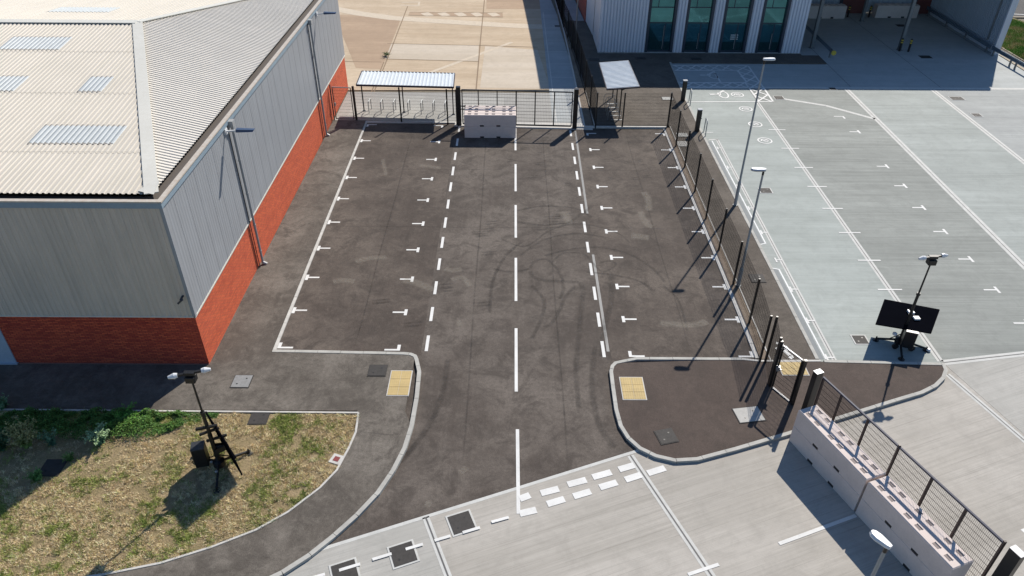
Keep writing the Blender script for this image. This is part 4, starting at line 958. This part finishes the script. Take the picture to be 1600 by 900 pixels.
lamp(11.95, 34.9, 7.82, math.radians(5), 'tall lamp column at the footpath kerb with white head pointing right', 1.35, hl=.5, wk=.8)
lamp(10.28, 27.45, 5.75, math.radians(176), 'shorter lamp column beside the long fence with silver head pointing left', .9, hl=.52, headmat=GALH, wk=.85)
gx, gy, _ = G(1383, 853, 5.8)
lamp(gx+.03, gy-.02, 5.72, math.radians(122), 'foreground lamp column cut by the bottom edge of the photo', .9, hl=.42, wk=.76)
# camera post at the far fence
o = thing('lamp_column', 'thin dark lamp post with flat head inside the far mesh fence', 'lamp column', (5.25, 62.3, 0))
MB().lathe((5.25, 62.3, 0), [(.06, 0), (.05, 3.9)], 10).build('column', GREY, o); MB().box(4.8, 5.6, 62.1, 62.3, 3.9, 4.0).build('lamp_head', BLACK, o)

# EV posts + guard hoops
def ev():
    o = thing('charging_post', 'x', 'charging post', (0, 0, 0), 'black vehicle charging posts')
    MB().box(-.135, .135, -.11, .11, 0, 1.42).build('body', BLACK, o, bevel=.015); MB().box(-.145, .145, -.12, .12, 1.42, 1.47).build('cap', flat('cap_grey', (.45, .47, .5), .4), o)
    MB().box(.135, .15, -.08, .08, .95, 1.25).build('screen', GLASSD, o); MB().tube((.13, 0, .85), (.19, 0, .85), .04).build('socket', GREY, o)
    return o
e = ev(); place(e, (11.88, 49.75, ZF), 0, 'far charging post at the shadow edge beside the disabled bays'); place(copy_tree(e), (11.84, 44.6, ZF), 0, 'near charging post at the end of the car park kerb')
def guard():
    o = MB().pipe([(-.02, -.42, 0), (-.02, -.42, .12), (-.02, -.36, .95), (-.02, -.25, 1.02), (-.02, .25, 1.02), (-.02, .36, .95), (-.02, .42, .12), (-.02, .42, 0)], .032, 8).build('guard_hoop', GALV)
    return tag(o, 'x', 'guard hoop', 'steel guard hoops protecting the charging posts')
g = guard(); place(g, (12.3, 49.3, .004), -.1, 'steel guard hoop in front of the far charging post'); place(copy_tree(g), (12.28, 44.2, .004), -.1, 'steel guard hoop in front of the near charging post')

# ------------------------------------------------------------------ solar camera towers
SOLAR = flat('solar_cells', (.004, .0045, .007), .7, 0, 0.0, .2)
def tower(cx_, cy_, hh, panels, box, boxsz, legs, headang, label, z0, boxang=0):
    o = thing('camera_tower', label, 'camera tower', (cx_, cy_, z0), 'mobile camera towers on tripods')
    C = (cx_, cy_)
    MB().lathe((cx_, cy_, z0), [(.07, .25), (.07, 1.6), (.055, 1.6), (.055, hh*.62), (.035, hh*.62+.01), (.03, hh-.15)], 10).lathe((cx_, cy_, z0), [(.075, hh*.62-.06), (.075, hh*.62+.05)], 10).build('mast', BLACKM, o)
    MB().tube((cx_+.08, cy_, .4+z0), (cx_+.05, cy_, hh*.6+z0), .012, 6).build('cable', BLACKM, o)
    for i, (lx, ly) in enumerate(legs):
        lg = MB().bar((cx_, cy_, z0+.3), (lx, ly, z0+.09), .06, .07).bar((cx_, cy_, z0+.62), (cx_+(lx-cx_)*.5, cy_+(ly-cy_)*.5, z0+.2), .03)
        l_ = lg.build('leg', BLACKM, o)
        ft = MB().lathe((lx, ly, z0), [(.13, 0), (.13, .02), (.04, .04), (.025, .2)], 12); ft.build('foot', BLACKM, l_)
    MB().lathe((cx_, cy_, z0), [(.02, .08), (.2, .15), (.2, .34), (.08, .4)], 8).build('hub', BLACKM, o)
    ca, sa = math.cos(boxang), math.sin(boxang); w_, d_, h_ = boxsz
    c_ = [(box[0]+x*ca-y*sa, box[1]+x*sa+y*ca) for x, y in ((-w_/2, -d_/2), (w_/2, -d_/2), (w_/2, d_/2), (-w_/2, d_/2))]
    bx = MB(); bx.quadbox([(x, y, box[2]) for x, y in c_], [(x, y, box[2]+h_) for x, y in c_]); bx.build('battery_box', BLACK, o, bevel=.02)
    li = MB(); li.quadbox([(x, y, box[2]+h_) for x, y in c_], [(x, y, box[2]+h_+.015) for x, y in c_]); li.build('box_lid', flat('lid_black', (.03, .035, .045), .35), o)
    a, b, c2, d2 = [Vector(p_) for p_ in panels]; nn = (b-a).cross(d2-a).normalized()*.02
    for s0, s1 in ((0, .497), (.503, 1)):
        q = [a.lerp(b, s0), a.lerp(b, s1), d2.lerp(c2, s1), d2.lerp(c2, s0)]; pm = MB(); pm.quadbox([v-nn for v in q], [v+nn for v in q]); pn = pm.build('solar_panel', SOLAR, o)
        f_ = MB()
        for i in range(4): f_.bar(q[i], q[(i+1) % 4], .035, .05)
        f_.build('panel_frame', SOLAR, pn)
    m_ = (a+b+c2+d2)/4; MB().bar((cx_, cy_, m_.z), m_, .06).bar(a.lerp(d2, .5)+nn*2.6, b.lerp(c2, .5)+nn*2.6, .05).build('panel_bracket', SOLAR, o)
    # head
    zh = z0+hh; dx, dy = math.cos(headang), math.sin(headang)
    MB().box(cx_-.15, cx_+.15, cy_-.13, cy_+.13, zh-.2, zh+.02).box(cx_-.06, cx_+.06, cy_-.05, cy_+.05, zh+.02, zh+.12).build('camera_unit', BLACKM, o, bevel=.02)
    MB().bar((cx_-dx*.36, cy_-dy*.36, zh+.12), (cx_+dx*.36, cy_+dy*.36, zh+.12), .07).box(cx_-.16, cx_+.16, cy_-.07, cy_+.07, zh+.06, zh+.17).build('cross_arm', BLACKM, o)
    for s_ in (-1, 1):
        p_ = Vector((cx_+dx*.34*s_, cy_+dy*.34*s_, zh+.13)); q = p_+Vector((dx*.27*s_, dy*.27*s_, -.02)); MB().tube(p_, p_.lerp(q, .35), .07, 12, .095).tube(p_.lerp(q, .35), q, .095, 12, .045).build('camera', WHITE, o, smooth=False)
    return o
mx, my = 15.86, 23.40
rt = tower(mx, my, 4.2, [(15.62, 24.99, 1.14), (17.57, 24.28, 1.16), (16.60, 22.86, 1.08), (14.68, 23.47, 1.04)], (15.95, 23.05, .28), (.46, .34, .78),
      [(15.07, 23.72), (16.86, 23.08), (15.62, 22.52)], math.radians(12), 'black camera tower with wide flat solar panels on the car park', .004, -.35)
MB().box(16.28, 16.5, 23.62, 23.82, 1.13, 1.2).build('junction_box', WHITE, rt); MB().box(16.2, 16.26, 24.02, 24.2, 1.15, 1.24).box(16.36, 16.42, 23.98, 24.18, 1.15, 1.24).build('clamp', WHITE, rt)
MB().lathe((15.45, 23.25, .66), [(.02, 0), (.09, .03), (.09, .1), (.03, .14)], 10).build('siren', WHITE, rt)
MB().lathe((16.93, 23.05, .03), [(.08, 0), (.10, .03), (.05, .09)], 10).build('foot_pad', WHITE, rt)
MB().tube((15.6, 23.12, .16), (15.6, 23.2, .16), .13, 14).tube((16.2, 22.98, .16), (16.2, 23.06, .16), .13, 14).build('wheel', BLACKM, rt)
lt = tower(-9.72, 16.72, 4.12, [(-8.80, 16.20, .33), (-9.80, 17.48, .33), (-9.95, 17.32, 2.08), (-8.92, 16.08, 1.98)], (-10.26, 16.74, .28), (.42, .40, .82),
      [(-9.52, 15.75), (-8.95, 17.35), (-10.75, 17.1)], math.radians(18), 'black camera tower on dry grass with its solar panel standing edge-on', .075, .25)
MB().bar((-10.05, 16.62, 2.0), (-9.4, 16.75, 2.05), .08).bar((-10.0, 16.62, 1.75), (-9.45, 16.9, 1.78), .07).bar((-9.9, 16.72, 1.35), (-9.3, 16.95, 1.4), .07).bar((-9.72, 16.72, .9), (-9.35, 16.9, 1.0), .2).build('panel_arms', BLACKM, lt)
MB().lathe((-9.75, 16.35, .75), [(.02, 0), (.05, .03), (.02, .06)], 8).lathe((-9.6, 16.2, .45), [(.02, 0), (.06, .04), (.02, .08)], 8).build('siren', GREYD, lt)

# ------------------------------------------------------------------ grass
GB = [(-45, 19.38)]+[p_[:2] for p_ in [G(560, 645, ZF)]]+[p_[:2] for p_ in inner[1:]]+[(-24, 8), (-45, 8)]
def grassmat(name):
    m, nt, b = newmat(name, .9, 0, .2); v = coords(nt)
    a = noise(nt, v, .55, 6, .7, .42, .62); c_ = noise(nt, v, 3.0, 6, .75, .4, .6); d_ = noise(nt, v, 18, 4, .8, .35, .65)
    c = mix(nt, a, (.54, .41, .25, 1), (.42, .32, .18, 1)); c = mix(nt, math_(nt, 'MULTIPLY', c_, .5), c, (.22, .20, .08, 1)); c = mix(nt, math_(nt, 'MULTIPLY', d_, .45), c, (.16, .12, .06, 1))
    nt.links.new(c, b.inputs['Base Color']); bump(nt, b, d_, .04, .8); return m
struct('grass_ground', MB().prism(GB, -.05, .075), grassmat('dry_ground'))
def attrmat(name, rough=.8):
    m, nt, b = newmat(name, rough, 0, .2); at = N(nt, 'ShaderNodeAttribute', attribute_name='col'); nt.links.new(at.outputs['Color'], b.inputs['Base Color'])
    try: b.inputs['Subsurface Weight'].default_value = 0
    except Exception: pass
    return m
BLADE = attrmat('grass_blades')
rng = np.random.default_rng(4)
def inpoly(x, y, P):
    n_ = len(P); ins = np.zeros(len(x), bool); j = n_-1
    for i in range(n_):
        xi, yi = P[i]; xj, yj = P[j]
        c_ = ((yi > y) != (yj > y)) & (x < (xj-xi)*(y-yi)/(yj-yi+1e-12)+xi); ins ^= c_; j = i
    return ins
_ph = rng.uniform(0, 6.28, (40,)); _k = rng.normal(0, 1, (40, 2))
def fnoise(x, y, sc):
    v = np.zeros(len(x))
    for i in range(40):
        kk = sc*(1+.07*i); v += np.sin(_k[i, 0]*kk*x+_k[i, 1]*kk*y+_ph[i])
    return v/np.sqrt(20)
_cov = [(G(405, 653)[0], G(405, 653)[1], .55), (G(82, 731)[0], G(82, 731)[1], .6), (c_hyd[0], c_hyd[1], .33)]
def clear(x, y):
    k = np.ones(len(x), bool)
    for a_, b_, r_ in _cov: k &= np.hypot(x-a_, y-b_) > r_
    return k
def blades(name, x, y, hgt, wd, cols, mat, z=.02, lean=.5, parent=None, tag_=True):
    n_ = len(x); a = rng.uniform(0, 2*math.pi, n_); dx = np.cos(a)*wd/2; dy = np.sin(a)*wd/2
    lx = rng.normal(0, 1, n_)*hgt*lean; ly = rng.normal(0, 1, n_)*hgt*lean
    zz = z if np.ndim(z) else np.full(n_, z)
    V = np.zeros((n_, 3, 3)); V[:, 0] = np.stack([x-dx, y-dy, zz], 1); V[:, 1] = np.stack([x+dx, y+dy, zz], 1); V[:, 2] = np.stack([x+lx, y+ly, zz+hgt], 1)
    me = bpy.data.meshes.new(name); me.vertices.add(n_*3); me.vertices.foreach_set('co', V.ravel()); me.loops.add(n_*3); me.loops.foreach_set('vertex_index', np.arange(n_*3))
    me.polygons.add(n_); me.polygons.foreach_set('loop_start', np.arange(0, n_*3, 3)); me.polygons.foreach_set('loop_total', np.full(n_, 3))
    at = me.color_attributes.new('col', 'FLOAT_COLOR', 'POINT'); C = np.ones((n_, 3, 4)); C[:, :, :3] = cols[:, None, :]; at.data.foreach_set('color', C.ravel())
    me.materials.append(mat); me.update(); o = bpy.data.objects.new(name, me); COL.objects.link(o)
    if parent is not None: o.parent = parent
    return o
n_ = 260000
x = rng.uniform(-21, -5, n_); y = rng.uniform(10.5, 19.4, n_); k = inpoly(x, y, [(p_[0], p_[1]) for p_ in GB])
x, y = x[k], y[k]
gz = fnoise(x, y, .9)+.6*fnoise(x+9, y, 2.6)+.35*fnoise(x, y+5, 6); dens = fnoise(x+3, y-4, 2.2)
# leafy ground cover zone behind: greener near the top left and bottom left
zone = np.clip((y-18.3)/.6, 0, 1)*np.clip((-10.2-x)/1.5, 0, 1)
zl = np.clip((-13.8-x)/2.5, 0, 1)*np.clip((16.2-y)/1.5, 0, 1)
green = 1/(1+np.exp(-(gz*1.0-1.6+zone*4+zl*1.8)*1.4))
# keep bare soil patches
bare = ((dens < -.9) | ((y > 16.2) & (y < 18.2) & (x < -13.2)) & (rng.random(len(x)) < .82)) & (zone < .4)
edge = (y > 19.1) & (rng.random(len(x)) < .7)
keep = ~bare & ~edge & clear(x, y)
x, y, green, zone = x[keep], y[keep], green[keep], zone[keep]
m_ = len(x); t = rng.random(m_) < green
dry = np.array([.92, .76, .49])[None]*rng.uniform(.55, 1.15, (m_, 1))*np.array([1, 1, 1])+rng.normal(0, .02, (m_, 3)); grn = np.array([.30, .36, .10])[None]*rng.uniform(.6, 1.5, (m_, 1))+np.array([.05, .02, 0])*rng.random((m_, 1))
br = rng.random(m_) < .15; dry[br] *= np.array([.5, .42, .35])
cols = np.clip(np.where(t[:, None], grn, dry), .01, 1)
o = blades('grass', x, y, np.where(t, rng.uniform(.04, .11, m_), rng.uniform(.015, .06, m_)), np.where(t, .018, .015), cols, BLADE, .073, .75)
tag(o, kind='stuff')
nt_ = 15000; tx = rng.uniform(-21, -5, nt_); ty = rng.uniform(10.5, 19.2, nt_); k = inpoly(tx, ty, [(p_[0], p_[1]) for p_ in GB]) & (fnoise(tx+3, ty-4, 2.2) > -.75)
k &= ~((ty > 16.2) & (ty < 18.2) & (tx < -13.2) & (rng.random(nt_) < .8)) & clear(tx, ty); tx, ty = tx[k], ty[k]
tg = rng.random(len(tx)) < 1/(1+np.exp(-((fnoise(tx, ty, .9)+.6*fnoise(tx+9, ty, 2.6))*1.0-1.05+2*(np.clip((16.2-ty)/1.5, 0, 1)*np.clip((-14.8-tx)/1.5, 0, 1)))*2.2))
nb_ = 16; X = np.repeat(tx, nb_)+rng.normal(0, .035, len(tx)*nb_); Y = np.repeat(ty, nb_)+rng.normal(0, .035, len(tx)*nb_); T = np.repeat(tg, nb_); HH = np.repeat(rng.uniform(.04, .13, len(tx)), nb_)*rng.uniform(.6, 1.1, len(X))
base_ = np.where(T[:, None], np.array([.30, .37, .10]), np.array([.90, .74, .47]))*np.repeat(rng.uniform(.6, 1.25, (len(tx), 1)), nb_, 0)*rng.uniform(.75, 1.2, (len(X), 1))
tag(blades('grass_tufts', X, Y, HH, .016, np.clip(base_, .01, .95), BLADE, .073, .55), kind='stuff')
# leafy weeds along the footway edge
LEAF = attrmat('leaves', .6)
def leafcloud(cx, cy, cz, col, size):
    n_ = len(cx); a = rng.uniform(0, 2*math.pi, n_); el = rng.uniform(-.5, .9, n_)
    d = np.stack([np.cos(a)*np.cos(el), np.sin(a)*np.cos(el), np.sin(el)], 1); s = np.stack([-np.sin(a), np.cos(a), np.zeros(n_)], 1); c0 = np.stack([cx, cy, cz], 1)
    V = np.zeros((n_, 4, 3)); sz = size[:, None]
    V[:, 0] = c0; V[:, 1] = c0+d*sz*.5+s*sz*.28; V[:, 2] = c0+d*sz; V[:, 3] = c0+d*sz*.5-s*sz*.28
    C = np.ones((n_, 4, 4)); C[:, :, :3] = col[:, None, :]; return V, C
def leafmesh(name, V, C, mat, parent=None, off=(0, 0, 0)):
    n_ = len(V); me = bpy.data.meshes.new(name); me.vertices.add(n_*4); me.vertices.foreach_set('co', (V-np.array(off)).ravel()); me.loops.add(n_*4); me.loops.foreach_set('vertex_index', np.arange(n_*4))
    me.polygons.add(n_); me.polygons.foreach_set('loop_start', np.arange(0, n_*4, 4)); me.polygons.foreach_set('loop_total', np.full(n_, 4))
    at = me.color_attributes.new('col', 'FLOAT_COLOR', 'POINT'); at.data.foreach_set('color', C.ravel()); me.materials.append(mat); me.update()
    o = bpy.data.objects.new(name, me); COL.objects.link(o)
    if parent is not None: o.parent = parent
    return o
n_ = 75000; x = rng.uniform(-21, -10.6, n_); y = 19.25-np.abs(rng.normal(0, .55, n_))
wgt = np.clip((-10.6-x)/2.2, .15, 1); k = (y > 19.2-1.35*wgt) & (y < 19.2) & (fnoise(x, y, 2.5) > -1.1)
x, y, wgt = x[k], y[k], wgt[k]; hgt = (.17*wgt+.04)*np.clip(1+.5*fnoise(x, y, 3), .3, 1.7)
z = .08+rng.random(len(x))*hgt
col = np.array([.055, .135, .03])[None]*rng.uniform(.5, 1.7, (len(x), 1))+np.array([.05, .04, 0])[None]*rng.random((len(x), 1))**2
V, C = leafcloud(x, y, z, col, rng.uniform(.03, .08, len(x)))
tag(leafmesh('ground_cover', V, C, LEAF), kind='stuff')
def weed(cx_, cy_, h_, spread, nst, col, tipcol, label, leaf=.11, cat='weed', arch=.6):
    o = thing('weed', label, cat, (cx_, cy_, .075)); st_ = MB(); VV = []; CC = []
    for i in range(nst):
        a = rnd.uniform(0, 6.28); r_ = rnd.uniform(.2, 1)*spread; hh = h_*rnd.uniform(.7, 1); P = []
        for k_ in range(7):
            t = k_/6; P.append((cx_+math.cos(a)*r_*t**(1+arch), cy_+math.sin(a)*r_*t**(1+arch), .075+hh*(t-.12*arch*t*t)))
        st_.pipe(P, .007, 4)
        for k_ in range(1, 7):
            m2 = 7; px_ = np.full(m2, P[k_][0])+rng.normal(0, .02, m2); py_ = np.full(m2, P[k_][1])+rng.normal(0, .02, m2); pz_ = np.full(m2, P[k_][2])+rng.uniform(-h_/12, h_/12, m2)
            cc = np.array(col)*(1-k_/6)+np.array(tipcol)*k_/6; cc = cc[None]*rng.uniform(.6, 1.4, (m2, 1)); V_, C_2 = leafcloud(px_, py_, pz_, cc, rng.uniform(.6, 1.2, m2)*leaf*(1.25-.6*k_/6)); VV.append(V_); CC.append(C_2)
    st_.build('stem', flat('stem_green', (.12, .13, .05), .8), o); leafmesh('foliage', np.concatenate(VV), np.concatenate(CC), LEAF, o, (cx_, cy_, .075)); return o
weed(*G(45, 700)[:2], 1.0, .6, 60, (.17, .30, .06), (.36, .32, .13), 'large bushy weed with reddish seed heads in the warehouse shadow', .12)
weed(*G(5, 705)[:2], .8, .5, 26, (.06, .13, .06), (.08, .15, .07), 'dark bushy weed at the left edge of the photo', .12)
weed(*G(84, 698)[:2], .7, .32, 14, (.08, .17, .10), (.14, .24, .13), 'slender blue-green weed between two bigger weeds', .10)
weed(*G(158, 694)[:2], .62, .5, 20, (.12, .24, .12), (.30, .42, .22), 'pale fern-like weed at the edge of the warehouse shadow', .14)
weed(*G(112, 721)[:2], .3, .25, 14, (.10, .20, .05), (.14, .24, .06), 'low weed right of the shaded manhole cover', .08)
weed(*G(60, 752)[:2], .3, .35, 18, (.08, .19, .05), (.12, .25, .06), 'low spreading weed below the shaded manhole cover', .09)
weed(*G(8, 640)[:2], .55, .35, 10, (.08, .2, .08), (.16, .28, .14), 'small weed leaning over the footway edging at the left', .12)
weed(*G(195, 660)[:2], .35, .7, 40, (.10, .27, .04), (.14, .33, .05), 'bright green sunlit leafy weed at the shadow edge by the footway', .10)
# weeds in the far yard joint
weed(*G(604, 88)[:2], .2, .45, 26, (.08, .12, .04), (.12, .15, .05), 'weeds growing from a joint of the old yard', .07, arch=.2)

# verge and parking beyond the right edge
vg = MB().prism([(40.75, 52), (40.75, 80), (44.4, 80), (49, 62), (56, 52)], -.05, .03)
struct('verge_ground', vg, grassmat('verge_ground'))
struct('service_road', MB().prism([(39.9, 48), (39.9, 73), (40.75, 73), (40.75, 48)], -.05, .02), A_FOOT)
n_ = 60000; x = rng.uniform(40.8, 48, n_); y = rng.uniform(54, 71, n_); k = inpoly(x, y, [(40.85, 52), (40.85, 71), (46.0, 71), (49, 62), (56, 52)]); x, y = x[k], y[k]
t = rng.random(len(x)) < 1/(1+np.exp(-(fnoise(x, y, 1.3)+.4)*2)); cols = np.where(t[:, None], np.array([.12, .24, .04]), np.array([.35, .30, .14]))*rng.uniform(.6, 1.4, (len(x), 1))
tag(blades('verge_grass', x, y, rng.uniform(.1, .3, len(x)), .035, cols, BLADE, .03, .6), kind='stuff')
struct('far_car_park', MB().prism([(41.2, 71.3), (60, 71.3), (60, 100), (41.2, 100)], -.05, .01), asphalt('far_asphalt', (.06, .06, .065), (.09, .09, .09), .3, 30))
fm = MB()
for i in range(8): fm.ribbon([(43.0+i*.0, 73.2+i*2.4), (48.5, 72.2+i*2.4)], .12, .016)
struct('far_markings', fm, PAINT_O)
struct('verge_kerb', MB().ribbon([(40.82, 48), (40.82, 74)], .12, -.05, .08).ribbon([(40.9, 71.2), (60, 71.2)], .2, -.05, .08).ribbon([(39.85, 48), (39.85, 60.3)], .5, -.05, .05), flat('buff_kerb', (.42, .36, .27), .9))
